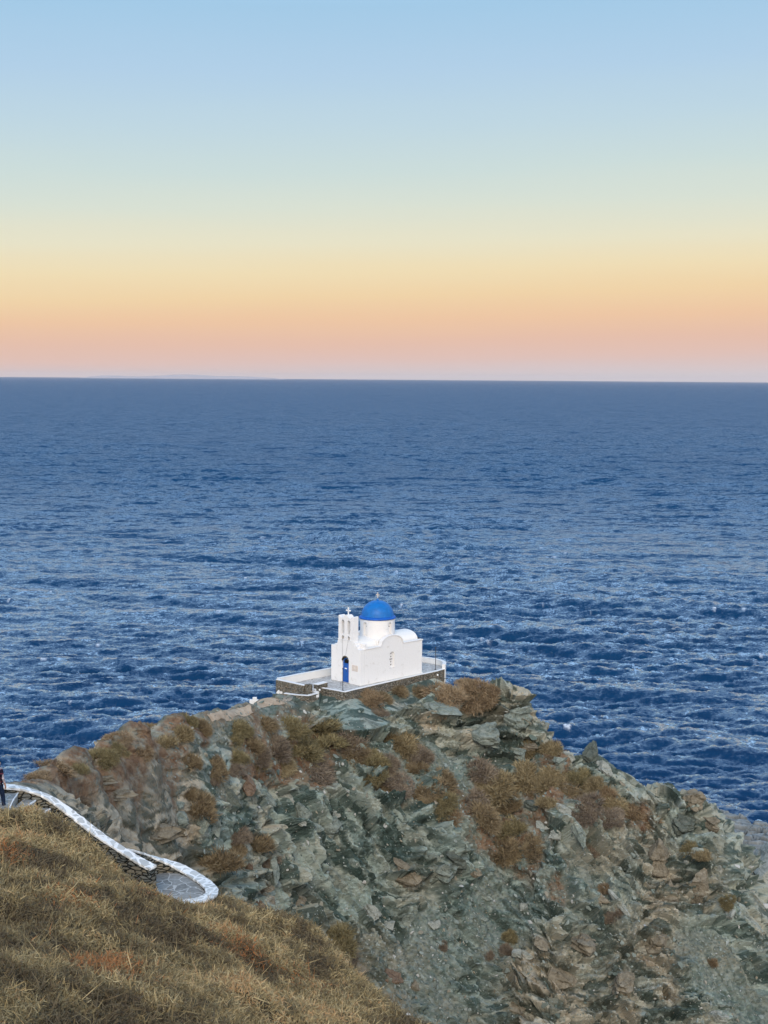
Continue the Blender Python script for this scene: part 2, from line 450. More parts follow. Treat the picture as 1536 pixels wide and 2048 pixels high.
colm(1550, 1870, 110, [(1950, 1), (2040, 1), (2200, 1)])
colm(1640, 1990, 106, [(2100, 1), (2250, 1)])
# the court's bedrock, level under the floor
for q in [(690, 1350), (760, 1350), (830, 1335), (590, 1368), (640, 1362)]:
    p = onz(q[0], q[1], Zc - 0.7); CT.append(tuple(p))
# the far side falls to the sea
def back(p, steps):
    for dx, dy, z in steps: CT.append((p.x + dx, p.y + dy, z))
for q in RID[:6]:
    p = at(*q); back(p, [(-1.2, 0.3, p.z - 0.9), (-3, 0.5, p.z - 3.2), (-8, 2, p.z - 10), (-20, 4, p.z - 22), (-38, 6, -4)])
for q in RID[6:]:
    p = at(*q); back(p, [(-1.5, 1.6, p.z - 1.3), (-3.5, 4, p.z - 4.5), (-7, 9, p.z - 11), (-12, 18, p.z - 20), (-22, 30, -4)])
for q in [(600, 1345), (700, 1332), (800, 1325)]:
    p = onz(q[0], q[1], Zc - 0.4); back(p, [(0, 2.5, Zc - 2), (0, 7, Zc - 9), (0, 14, Zc - 22), (0, 24, -4)])
for q in [(900, 1362, 118), (985, 1380, 119), (1050, 1406, 118)]:
    p = at(*q); back(p, [(0.5, 1.2, p.z - 0.7), (2, 5, p.z - 5), (4, 12, p.z - 18), (5, 22, -4)])
for q in [(1092, 1478, 117), (1170, 1500, 117), (1250, 1546, 116), (1340, 1572, 115), (1395, 1592, 114.5)]:
    p = at(*q); back(p, [(0.8, 1.5, p.z - 1.2), (3, 6, p.z - 8), (6, 13, max(p.z - 20, -2)), (8, 26, -4)])
for q in [(1450, 1690, 113), (1500, 1790, 111.5), (1550, 1870, 110), (1640, 1990, 106)]:
    p = at(*q); back(p, [(1.5, 1.0, p.z - 1.5), (5, 5, p.z - 7), (12, 10, -2), (22, 16, -4)])
for x in (-60, -30, 0, 30, 60): CT.append((x, 165, -5))
for y in (60, 80, 100, 120): CT.append((66, y, -5))
CT += [(50, 70, 6), (30, 72, 8), (10, 74, 10), (-8, 70, 20), (0, 62, 20), (20, 56, 8)]

def tps_fit(P, z, lam=0.02):
    n = len(P); d = np.hypot(P[:, None, 0] - P[None, :, 0], P[:, None, 1] - P[None, :, 1])
    K = np.where(d > 0, d * d * np.log(np.maximum(d, 1e-9)), 0) + lam * np.eye(n)
    Q = np.hstack([np.ones((n, 1)), P]); A = np.zeros((n + 3, n + 3))
    A[:n, :n] = K; A[:n, n:] = Q; A[n:, :n] = Q.T
    return np.linalg.solve(A, np.concatenate([z, np.zeros(3)]))
def tps_eval(P, w, X):
    out = np.zeros(len(X))
    for s in range(0, len(X), 20000):
        x = X[s:s + 20000]; d2 = (x[:, None, 0] - P[None, :, 0]) ** 2 + (x[:, None, 1] - P[None, :, 1]) ** 2
        out[s:s + 20000] = (0.5 * d2 * np.log(np.maximum(d2, 1e-12))) @ w[:len(P)] + w[-3] + x @ w[-2:]
    return out
class Field:
    """height over a coarse grid, looked up bilinearly"""
    def __init__(s, pts, x0, x1, y0, y1, st, lam=0.02):
        pts = np.array(pts); s.x0, s.y0, s.st = x0, y0, st
        xs = np.arange(x0, x1 + st, st); ys = np.arange(y0, y1 + st, st)
        X, Y = np.meshgrid(xs, ys, indexing='ij')
        w = tps_fit(pts[:, :2], pts[:, 2], lam)
        s.Z = tps_eval(pts[:, :2], w, np.stack([X.ravel(), Y.ravel()], 1)).reshape(X.shape)
    def __call__(s, x, y):
        u = np.clip((np.asarray(x) - s.x0) / s.st, 0, s.Z.shape[0] - 1.001); v = np.clip((np.asarray(y) - s.y0) / s.st, 0, s.Z.shape[1] - 1.001)
        i = u.astype(int); j = v.astype(int); a = u - i; b = v - j
        return (s.Z[i, j] * (1 - a) + s.Z[i + 1, j] * a) * (1 - b) + (s.Z[i, j + 1] * (1 - a) + s.Z[i + 1, j + 1] * a) * b
    def hit(s, px, py, d0=45.0, d1=165.0):
        r = ray(px, py); t = np.arange(d0, d1, 0.15)
        x = r.x / r.y * t; z = H + r.z / r.y * t
        m = np.nonzero(z < s(x, t))[0]
        k = m[0] if len(m) else -1
        return Vector((x[k], t[k], z[k]))
head_f = Field(CT, -64, 68, 44, 168, 0.5, 0.05)

# what the ground is made of, at places on the slope: (px, py, tan, rust soil, loose scree, dipping beds)
ZN = [(60, 1555, .5, .8, .5, 0), (150, 1525, .6, .6, .3, 0), (220, 1490, .6, .5, .3, 0), (150, 1575, 1, .05, 0, 0), (250, 1540, 1, .1, 0, 0), (300, 1600, 1, 0, 0, 0), (200, 1600, 1, 0, 0, 0), (350, 1625, 1, 0, 0, 0),
      (250, 1650, .9, .0, .1, 0), (350, 1690, .95, .1, .05, 0), (330, 1480, .7, .35, .2, 0), (420, 1430, .6, .5, .9, 0), (470, 1420, .8, .5, .9, 0), (400, 1470, .1, 0, 0, .1), (420, 1490, .05, 0, 0, 0),
      (350, 1540, .9, .15, 0, 0), (430, 1560, .1, .2, .9, .5), (500, 1540, .2, 1, .9, .5), (560, 1540, .2, 1, .9, .5), (620, 1520, .2, 1, .9, .5), (660, 1495, .2, .9, .9, .5), (560, 1470, .1, .5, .6, .3),
      (600, 1405, .35, .2, .1, 0), (660, 1415, .1, 0, .1, 0), (720, 1430, .1, 0, .3, .1), (500, 1580, .15, 0, 0, 1), (580, 1600, .05, 0, 0, 1), (430, 1640, .05, 0, 0, 1), (450, 1720, .1, .3, .3, 1),
      (700, 1570, .1, .1, .6, .8), (700, 1640, 0, 0, .15, .7), (770, 1600, .05, .1, .2, .6), (650, 1720, .0, 0, .35, 1), (560, 1760, .3, .4, .1, 1), (620, 1830, .5, .1, .4, .8), (680, 1900, .6, .1, .7, .7),
      (700, 1780, .0, 0, .4, 1), (780, 1700, 0, 0, .1, .7), (830, 1760, .45, .1, .1, .2), (900, 1700, .1, 0, .5, .7), (950, 1800, .05, .05, .9, .8), (870, 1850, .1, 0, .9, .8), (1000, 1870, .1, 0, .9, .8),
      (780, 1900, .5, .1, .8, .7), (860, 1990, .15, 0, .95, .7), (800, 2030, .6, .2, .8, .5), (960, 1960, .15, 0, .7, .7), (1060, 1950, .8, .15, .4, .6), (1060, 2030, .8, .1, .1, .2), (1130, 1990, .75, .2, .2, .3), (1150, 1890, .6, .1, .1, .4),
      (800, 1420, .25, .05, .2, .1), (880, 1400, .2, .1, .4, 0), (960, 1400, .6, .1, .3, 0), (1030, 1410, .65, 0, 0, 0), (900, 1460, .4, .1, .1, 0), (980, 1460, .35, 0, 0, 0), (1040, 1460, .4, 0, 0, 0), (870, 1440, .7, .2, .2, 0),
      (870, 1510, .15, 0, 1, .3), (910, 1550, .1, 0, 1, .3), (850, 1550, .2, .4, .8, .3), (760, 1520, .2, .3, .8, .4), (800, 1580, .2, .5, .7, .5), (900, 1600, .2, .7, .7, .6), (960, 1640, .2, .9, .8, .6), (1040, 1560, .3, .6, .8, .5),
      (1100, 1520, .5, .8, .8, .3), (1100, 1590, .3, .8, .8, .5), (1200, 1600, .3, .8, .8, .5), (1270, 1630, .4, .6, .6, .5), (1150, 1660, .2, .1, .3, .9), (1060, 1720, .2, .7, .8, .6), (1100, 1760, .2, .6, .9, .8),
      (1190, 1540, .3, 0, .15, .6), (1260, 1570, .3, .05, .5, .6), (1340, 1590, .3, 0, .1, .8), (1390, 1600, .55, 0, 0, .3), (1350, 1660, .2, 0, .1, .7), (1200, 1720, .4, .1, .5, .9), (1250, 1760, .3, .1, .6, .9), (1180, 1780, .2, .05, .8, .8),
      (1300, 1700, .7, .05, 0, .1), (1320, 1780, .75, 0, .05, .1), (1400, 1780, .7, .05, .1, .1), (1300, 1880, .8, .3, .2, .2), (1240, 1850, .3, .1, .5, .7), (1400, 1870, .2, .1, .9, .6), (1430, 1720, .3, .1, .5, .5), (1460, 1830, .2, .05, .7, .6),
      (1420, 1960, .1, 0, .9, .5), (1500, 1920, .25, 0, .5, .6), (1320, 1980, .6, .1, .3, .4), (1220, 1960, .6, .1, .4, .4), (1500, 2020, .05, 0, .8, .3), (1380, 2030, .4, 0, .5, .4), (1530, 1850, .3, 0, .4, .5)]
zp = np.array([list(head_f.hit(a, b))[:3] for a, b, *_ in ZN]); zv = np.array([q[2:] for q in ZN])
def zones(P):
    out = np.zeros((len(P), 4))
    for s in range(0, len(P), 40000):
        p = P[s:s + 40000]
        d2 = ((p[:, None, :] - zp[None]) ** 2).sum(2) + 0.25
        w = 1 / d2 ** 1.8
        out[s:s + 40000] = (w @ zv) / w.sum(1)[:, None]
    return out

COURT = [(455, 752), (650, 786), (768, 757), (1000, 704), (1240, 650), (1350, 626), (1412, 606), (1414, 590), (1390, 574), (1330, 560), (1240, 548), (1000, 575), (760, 612), (540, 650), (300, 695), (160, 727), (250, 752), (345, 778), (400, 772)]
def zz(zx, zy, z=30.0): return onz(520 + zx / 3.84, 1180 + zy / 3.84, z)
def build_headland():
    xs = np.concatenate([np.arange(-60, -24, 1.0), np.arange(-24, -18, 0.3), np.arange(-18, -5.5, 0.045), np.arange(-5.5, 31, 0.1), np.arange(31, 40, 0.25), np.arange(40, 66, 1.0)])
    ys = np.concatenate([np.arange(47, 58, 0.13), np.arange(58, 74, 0.14), np.arange(74, 120, 0.075), np.arange(120, 126, 0.2), np.arange(126, 166, 0.8)])
    Y, X = np.meshgrid(ys, xs, indexing='ij')
    x, y = X.ravel(), Y.ravel()
    wx = fbm(np.stack([x / 5, y / 5, 0 * x], 1), 3, 21) * 0.5
    z = head_f(x, y)
    e = 0.4
    gx = (head_f(x + e, y) - head_f(x - e, y)) / (2 * e); gy = (head_f(x, y + e) - head_f(x, y - e)) / (2 * e)
    Nn = np.stack([-gx, -gy, np.ones_like(gx)], 1); Nn /= np.linalg.norm(Nn, axis=1)[:, None]
    P = np.stack([x, y, z], 1)
    Zo = zones(P)
    blend = fbm(P / 1.7, 4, 31) * 0.35
    tan_, rust, scree, dip = [np.clip(Zo[:, i] + blend * (0.8 if i != 2 else 0.9), 0, 1) for i in range(4)]
    scree = smooth(0.50, 0.98, np.maximum(scree, rust * 0.95))
    W = P + 0.35 * np.stack([fbm(P / 2.2, 3, 40 + i) for i in range(3)], 1)
    def frame(n):
        n = np.array(n, float); n /= np.linalg.norm(n)
        a = np.cross(n, (0.2, 1, 0)); a /= np.linalg.norm(a); b = np.cross(n, a)
        return np.stack([a, b, n], 1)
    flat = frame((0.13, 0.25, 1)); steep = frame((0.72, 0.30, 0.62))
    leftw = smooth(-5.5, -8.5, x) * smooth(98, 92, y); dip = dip * (1 - leftw)
    disp = np.zeros(len(P)); crack = np.zeros(len(P)); tone = np.zeros(len(P))
    for fr, wgt, sd_ in ((flat, 1 - smooth(.3, .7, dip), 200), (steep, smooth(.3, .7, dip), 300)):
        Q = W @ fr
        d = np.zeros(len(P))
        f, g = facets(Q / (np.array((4.2, 4.2, 1.7)) if sd_ == 200 else np.array((5.0, 6.0, 1.25))), sd_); d += f * (1.35 if sd_ == 200 else 1.6) * (1 - .65 * leftw)
        f, g2 = facets(Q / np.array((2.7, 2.3, 0.60)), sd_ + 1); d += f * 0.68 * (1 - .5 * leftw); crack += wgt * (1 - smooth(0.0, 0.10, g2)) * 0.10
        tone += wgt * (celltone(Q / np.array((2.7, 2.3, 0.60)), sd_ + 1) * 0.55 + celltone(Q / np.array((0.85, 0.8, 0.24)), sd_ + 2) * 0.45)
        f, g3 = facets(Q / np.array((0.85, 0.8, 0.24)), sd_ + 2); d += f * 0.24; crack += wgt * (1 - smooth(0.0, 0.12, g3)) * 0.05
        f, g4 = facets(Q / np.array((0.40, 0.36, 0.11)), sd_ + 3); d += f * 0.09
        lay = vnoise(np.stack([Q[:, 0] * 0.12, Q[:, 1] * 0.12, Q[:, 2] / 0.42], 1), sd_ + 5)
        lay2 = vnoise(np.stack([Q[:, 0] * 0.3, Q[:, 1] * 0.3, Q[:, 2] / 0.15], 1), sd_ + 6)
        d += (0.30 + .28 * leftw) * np.sign(lay) * np.abs(lay) ** 0.6 + 0.10 * lay2
        disp += wgt * d
    rough_low = fbm(P / 6.0, 2, 61) * 0.30 + fbm(P / 2.4, 2, 65) * 0.22
    fg, gg = facets(W @ steep / np.array((0.7, 0.6, 0.3)), 411); fh, gh = facets(P / 0.28, 421)
    gravel = fbm(P / 0.5, 3, 71) * 0.05 + fbm(P / 1.6, 2, 75) * 0.14 + fg * .20 + fh * .09
    tone = tone * (1 - scree) + scree * (.35 * celltone(W @ steep / np.array((0.7, 0.6, 0.3)), 411) + .65 * celltone(P / 0.28, 421) * .8)
    rock = disp * 1.35 - crack * 2.4
    dd = rough_low + rock * (1 - scree) + scree * (gravel - 0.22)
    edge = np.ones(len(P))
    # the court and the footpath stand on undisturbed ground
    ca = onz(640, 1366, Zc); cb = onz(850, 1340, Zc)
    ab = np.array((cb.x - ca.x, cb.y - ca.y)); tt = np.clip(((x - ca.x) * ab[0] + (y - ca.y) * ab[1]) / (ab @ ab), 0, 1)
    dist = np.hypot(x - ca.x - tt * ab[0], y - ca.y - tt * ab[1])
    edge *= 0.06 + 0.94 * smooth(3.6, 6.0, dist)
    nearpath = 1 - smooth(55, 60, y)
    edge *= 1 - 0.82 * nearpath
    dd = dd * edge
    # the ridge on the left is worn earth: keep the big breaks off it
    ridge = smooth(-13.0, -8.0, x - (y - 66) * 0.12) if True else 0
    edge2 = np.where(y < 100, 0.85 + 0.15 * ridge, 1.0); dd = dd * edge2
    RL = [at(*q) for q in RID]; dr = np.full(len(P), 99.0)
    RR = [at(*q) for q in [(1092, 1478, 117), (1170, 1500, 117), (1250, 1546, 116), (1340, 1572, 115), (1395, 1592, 114.5), (1450, 1690, 113), (1500, 1790, 111.5)]]
    dr2 = np.full(len(P), 99.0)
    for a, b in zip(RR, RR[1:]):
        ab3 = np.array((b.x - a.x, b.y - a.y)); tq = np.clip(((x - a.x) * ab3[0] + (y - a.y) * ab3[1]) / (ab3 @ ab3), 0, 1)
        dr2 = np.minimum(dr2, np.hypot(x - a.x - tq * ab3[0], y - a.y - tq * ab3[1]))
    dd = np.where(dd > 0, dd * (.35 + .65 * smooth(.8, 3.0, dr2)), dd)
    for a, b in zip(RL, RL[1:]):
        ab3 = np.array((b.x - a.x, b.y - a.y)); tq = np.clip(((x - a.x) * ab3[0] + (y - a.y) * ab3[1]) / (ab3 @ ab3), 0, 1)
        dr = np.minimum(dr, np.hypot(x - a.x - tq * ab3[0], y - a.y - tq * ab3[1]))
    soft = smooth(1.0, 3.2, dr)
    dd = np.where(dd > 0, dd * (0.10 + 0.90 * soft), dd * (0.25 + 0.75 * soft))
    near_ridge = 1 - smooth(.4, 1.5, dr + .8 * blend)
    rust = np.maximum(rust, near_ridge * np.where(y < 94, .85, .35))
    # rock was cut level under the court
    CP = [zz(*q) for q in COURT]; inside = np.zeros(len(P), bool); dmin = np.full(len(P), 99.0)
    for a, b in zip(CP, CP[1:] + CP[:1]):
        cond = ((a.y > y) != (b.y > y)) & (x < (b.x - a.x) * (y - a.y) / (b.y - a.y + 1e-12) + a.x); inside ^= cond
        ab2 = np.array((b.x - a.x, b.y - a.y)); tq = np.clip(((x - a.x) * ab2[0] + (y - a.y) * ab2[1]) / (ab2 @ ab2), 0, 1)
        dmin = np.minimum(dmin, np.hypot(x - a.x - tq * ab2[0], y - a.y - tq * ab2[1]))
    dmin = np.where(inside, 0, dmin)
    lid = Zc - 0.45 - 0.55 * dmin + np.where(dmin > 2.5, 99, 0) + np.where((x < -5) & (dmin > 0), 0.25, 0)
    # and rises close under the retaining wall
    floor_ = Zc - 0.62 - 0.62 * dmin - np.where((dmin > 2.6) | (x < -4) | (y > 119), 99, 0)
    zz_ = z + Nn[:, 2] * dd; dd = np.where(zz_ < floor_, (floor_ - z) / np.maximum(Nn[:, 2], .3), dd)
    zcap = np.minimum(z + Nn[:, 2] * dd, lid); dd = np.where(z + Nn[:, 2] * dd > lid, (zcap - z) / np.maximum(Nn[:, 2], .3), dd)
    Vp = P + Nn * dd[:, None]
    me = np_mesh('headland', Vp, grid_faces(len(ys), len(xs)), False)
    me.polygons.foreach_set('use_smooth', np.zeros(len(me.polygons), bool))
    scree = np.maximum(scree, near_ridge); attr(me, 'tan', np.clip(tan_ * np.where(x < -7, 1.45, 1.0), 0, 1)); attr(me, 'rust', smooth(.35, .8, rust)); attr(me, 'scree', scree); attr(me, 'dip', smooth(.3, .7, dip)); attr(me, 'tone', tone)
    return me, Vp, len(ys), len(xs)

def rock_colours(n, pos, tanf, rustf, screef, layer):
    """schist: grey green, paler faces, tan beds, iron-red soil"""
    big = n.noise(pos, 0.35, 5, 0.6); mid = n.noise(pos, 1.6, 5, 0.65, 0.5); fine = n.noise(pos, 9.0, 4, 0.7)
    g = n.mix(n.rng(mid, 0.30, 0.70), (0.056, 0.094, 0.082), (0.160, 0.226, 0.200))
    g = n.mix(n.rng(big, 0.40, 0.65), g, n.mix(n.rng(fine, .35, .7), (0.086, 0.126, 0.110), (0.225, 0.285, 0.252)))
    t = n.mix(n.rng(mid, 0.30, 0.72), (0.170, 0.140, 0.095), (0.35, 0.30, 0.215))
    t = n.mix(n.rng(layer, 0.52, 0.70), t, (0.40, 0.36, 0.285))
    c = n.mix(tanf, g, t)
    c = n.mix(n.math('MULTIPLY', n.rng(layer, 0.55, 0.30), 0.55), c, n.mix(0.55, c, (0.03, 0.035, 0.03)))
    pale = n.math('MULTIPLY', n.rng(n.noise(pos, 3.1, 4, .6), .58, .72), 0.45)
    c = n.mix(pale, c, (0.28, 0.31, 0.275))
    return c, mid, fine

head_me, head_V, HR, HC = build_headland()
def headland_material():
    n = NT('schist_headland', 0.92, 0.15)
    pos = n.geo.outputs['Position']
    warp = n.noise(pos, 0.5, 3)
    def lay(rot, sc):
        v = n.map(pos, (0.35, 0.35, sc), rot); return n.noise(v, 1.0, 5, 0.65, 0.8)
    la = lay((-0.24, 0.13, 0), 5.0); lb = lay((0.0, 0.86, 0.3), 5.0)
    dp = n.attr('dip')
    mx = n.t.nodes.new('ShaderNodeMix'); n.L(dp, mx.inputs['Factor']); n.L(la, mx.inputs['A']); n.L(lb, mx.inputs['B']); layer = mx.outputs['Result']
    sc = n.attr('scree'); ru = n.attr('rust'); tone = n.attr('tone')
    tf = n.math('ADD', n.attr('tan'), n.math('MULTIPLY', n.math('SUBTRACT', tone, 0.5), 0.5), True)
    c, mid, fine = rock_colours(n, pos, tf, ru, sc, layer)
    c = n.mix(n.rng(tone, 0.30, 0.72), n.mix(0.66, c, (0.028, 0.045, 0.039)), n.mix(0.52, c, n.mix(tf, (0.37, 0.45, 0.405), (0.48, 0.42, 0.32))))
    chips = n.vor(n.map(pos, (1, 1, 1.6)), 4.2, 'F1', 'Color')
    chipv = n.t.nodes.new('ShaderNodeSeparateColor'); n.L(chips, chipv.inputs[0])
    dust = n.mix(n.attr('tan'), (0.118, 0.160, 0.136), (0.235, 0.196, 0.135))
    dust = n.mix(n.rng(chipv.outputs[0], 0.55, 0.9), dust, (0.19, 0.205, 0.175))
    dust = n.mix(n.rng(chipv.outputs[1], 0.72, 0.9), dust, (0.10, 0.117, 0.10))
    c = n.mix(n.math('MULTIPLY', sc, 0.70), c, dust)
    soil = n.mix(n.rng(mid, .35, .65), (0.115, 0.066, 0.039), (0.215, 0.142, 0.088))
    c = n.mix(n.math('MULTIPLY', ru, n.rng(n.noise(pos, 0.9, 5, .7), .36, .58)), c, soil)
    nb_ = n.bump(layer, 0.7, 0.16); nb_ = n.bump(n.noise(pos, 5.0, 6, 0.7), 0.8, 0.10, nb_)
    return n.done(c, nb_)
headland = prop(link('headland', head_me, headland_material()), kind='structure')
_ft = grid_faces(HR, HC)
head_bvh = BVHTree.FromPolygons([tuple(v) for v in head_V.tolist()], [tuple(f) for f in _ft.tolist()])
def hit_head(px, py):
    r = ray(px, py).normalized()
    loc, nrm, idx, dist = head_bvh.ray_cast(Vector((0, 0, H)) + r * 50, r)
    if loc is None: return head_f.hit(px, py), Vector((0, -.5, .8))
    return loc, nrm
# ================================================================== THE SETTING: the scrub hillside and the stepped path
HS = []
for q in [(0, 2048, 21), (-200, 2048, 19), (-200, 1850, 27), (-200, 1700, 38), (0, 1850, 29.5), (0, 1750, 36), (0, 1650, 42.8), (60, 1634, 43.2), (95, 1644, 43.3), (135, 1668, 43), (200, 1732, 43.3), (270, 1806, 42.5), (330, 1852, 42.5),
          (430, 1864, 42.5), (520, 1850, 42), (600, 1912, 40.5), (700, 1985, 38.5), (795, 2065, 36.5), (400, 2048, 26.5), (200, 2048, 22.5), (600, 2048, 31), (200, 1850, 32.5), (350, 1920, 33),
          (500, 1950, 34.5), (400, 1850, 37.5), (100, 1950, 26), (300, 2200, 21), (700, 2200, 29), (0, 2300, 14), (900, 2300, 31)]:
    p = at(*q); HS.append((p.x, p.y, p.z - 0.35))
def drop(q, steps):
    p = at(*q)
    for dx, dy, dz in steps: HS.append((p.x + dx, p.y + dy, p.z - dz))
for q in [(600, 1912, 40.5), (700, 1985, 38.5), (795, 2065, 36.5)]:
    drop(q, [(1.2, 1.0, 1.3), (3, 3, 5), (7, 8, 14), (14, 14, 24)])
drop((520, 1845, 42), [(1.5, 1.5, 1.5), (3, 4, 4.5), (6, 9, 12), (12, 18, 19)])
drop((900, 2300, 31), [(2, 1.5, 3), (6, 4, 10), (14, 8, 22)])
# under the path and its terrace
PATHC = [((-160, 1585), 46.5, 41.2), ((-60, 1604), 46.8, 40.8), ((15, 1608), 47.0, 40.47), ((60, 1618), 46.9, 39.9), ((110, 1640), 46.6, 38.95), ((160, 1675), 46.2, 38.3), ((205, 1708), 45.9, 37.75), ((250, 1740), 46.0, 37.4), ((290, 1758), 46.7, 37.15)]
PC = []
for (a, b), d, z in PATHC:
    r = ray(a, b); PC.append(Vector((r.x / r.y * d, d, z)))
for p in PC: HS.append((p.x, p.y, p.z - 0.5)); HS.append((p.x + .3, p.y + 2.6, p.z - 1.2)); HS.append((p.x + 1, p.y + 6, p.z - 4))
for q in [(330, 1760), (400, 1770), (360, 1790)]:
    p = onz(q[0], q[1], 37.0); HS.append((p.x, p.y, 36.5))
p = onz(430, 1775, 37.0); HS += [(p.x + 1.3, p.y, 35.4), (p.x + 3, p.y + 2, 32), (p.x + 1, p.y + 5, 32)]
for x, y, z in [(-30, 20, 50), (-30, 40, 44), (-26, 56, 40), (-12, 56, 35), (0, 60, 25), (10, 60, 14), (24, 56, 8), (24, 40, 14), (24, 20, 22), (6, 12, 40), (-8, 12, 50)]: HS.append((x, y, z))
hill_f = Field(HS, -34, 26, 8, 62, 0.4, 0.05)
mound_xy = []
def path_clear(x, y):
    """0 on the paving, 1 well away from it"""
    d = np.full(np.shape(x), 99.0)
    for a, b in zip(PC, PC[1:]):
        ab = np.array((b.x - a.x, b.y - a.y)); t = np.clip(((x - a.x) * ab[0] + (y - a.y) * ab[1]) / (ab @ ab), 0, 1)
        d = np.minimum(d, np.hypot(x - a.x - t * ab[0], y - a.y - t * ab[1]))
    c = onz(345, 1768, 37.0); d2 = np.hypot((x - c.x) / 1.75, (y - c.y) / 2.0)
    return smooth(0.95, 1.6, d) * smooth(1.0, 1.5, d2)
_r = np.random.default_rng(5)
MX = _r.uniform(-16, 6, 1500); MY = _r.uniform(14, 50, 1500); MR = _r.uniform(0.30, 1.0, 1500) ** 1.2 * 1.05; MHt = _r.uniform(0.5, 1.1, 1500) * MR
MX = np.concatenate([MX, _r.uniform(-16, 6, 130)]); MY = np.concatenate([MY, _r.uniform(14, 50, 130)]); _b = _r.uniform(1.1, 2.1, 130); MR = np.concatenate([MR, _b]); MHt = np.concatenate([MHt, _b * .42])
def hill_z(x, y):
    z = hill_f(x, y)
    m = np.zeros(np.shape(x))
    for a, b, r_, h_ in zip(MX, MY, MR, MHt):
        k = np.nonzero((np.abs(x - a) < r_) & (np.abs(y - b) < r_))[0]
        if len(k):
            q = ((x[k] - a) ** 2 + (y[k] - b) ** 2) / r_ ** 2
            m[k] = np.maximum(m[k], h_ * np.sqrt(np.clip(1 - q, 0, 1)))
    pc = path_clear(x, y)
    return z + m * 0.75 * pc, m, pc
def build_hillside():
    xs = np.arange(-32, 25, 0.16); ys = np.arange(9, 61, 0.16)
    Y, X = np.meshgrid(ys, xs, indexing='ij'); x, y = X.ravel(), Y.ravel()
    z, m, pc = hill_z(x, y)
    z = z + fbm(np.stack([x / .8, y / .8, 0 * x], 1), 3, 5) * 0.08
    me = np_mesh('hillside', np.stack([x, y, z], 1), grid_faces(len(ys), len(xs)), True)
    n = NT('scrub_earth', 0.95, 0.1); pos = n.geo.outputs['Position']
    c = n.mix(n.rng(n.noise(pos, 1.3, 5, .7), .35, .65), (0.050, 0.038, 0.024), (0.115, 0.088, 0.052))
    return prop(link('hillside', me, n.done(c, n.bump(n.noise(pos, 14, 5, .7), 1.0, 0.06))), kind='structure')
hillside = build_hillside()

# ---- the scrub: wiry dry cushions that nobody could count, twig by twig
def twig_mesh(name, base, nrm, length, width, hue, curl=0.35, seed=0):
    """each twig a bent tapered sliver of two faces"""
    r = np.random.default_rng(seed); n = len(base)
    d = nrm + r.normal(size=(n, 3)) * 0.55; d[:, 2] += 0.15; d /= np.linalg.norm(d, axis=1)[:, None]
    s = np.cross(d, r.normal(size=(n, 3))); s /= np.linalg.norm(s, axis=1)[:, None]
    b = np.cross(d, s)
    L = length[:, None]; w = width[:, None]
    mid = base + d * L * 0.55
    tip = mid + (d + b * curl * r.uniform(-1.6, 1.6, (n, 1))) * L * 0.5
    V = np.stack([base - s * w * .5, base + s * w * .5, mid + s * w * .42, mid - s * w * .42, tip], 1).reshape(-1, 3)
    k = np.arange(n)[:, None] * 5
    T = np.concatenate([k + np.array((0, 1, 2)), k + np.array((0, 2, 3)), k + np.array((3, 2, 4))])
    me = np_mesh(name, V, T, False)
    attr(me, 'hue', np.repeat(hue, 5)); attr(me, 'tip', np.tile(np.array([0, 0, .6, .6, 1.0]), n))
    return me
def scrub_material(name, cols):
    n = NT(name, 0.85, 0.1)
    h = n.attr('hue')
    ramp = n.t.nodes.new('ShaderNodeValToRGB'); n.L(h, ramp.inputs[0]); e = ramp.color_ramp.elements
    while len(e) < len(cols): e.new(.5)
    for i, c in enumerate(cols): e[i].position = i / (len(cols) - 1); e[i].color = c + (1,)
    c = n.mix(n.math('MULTIPLY', n.attr('tip'), 0.28), ramp.outputs[0], (0.44, 0.36, 0.20))
    return n.done(c)
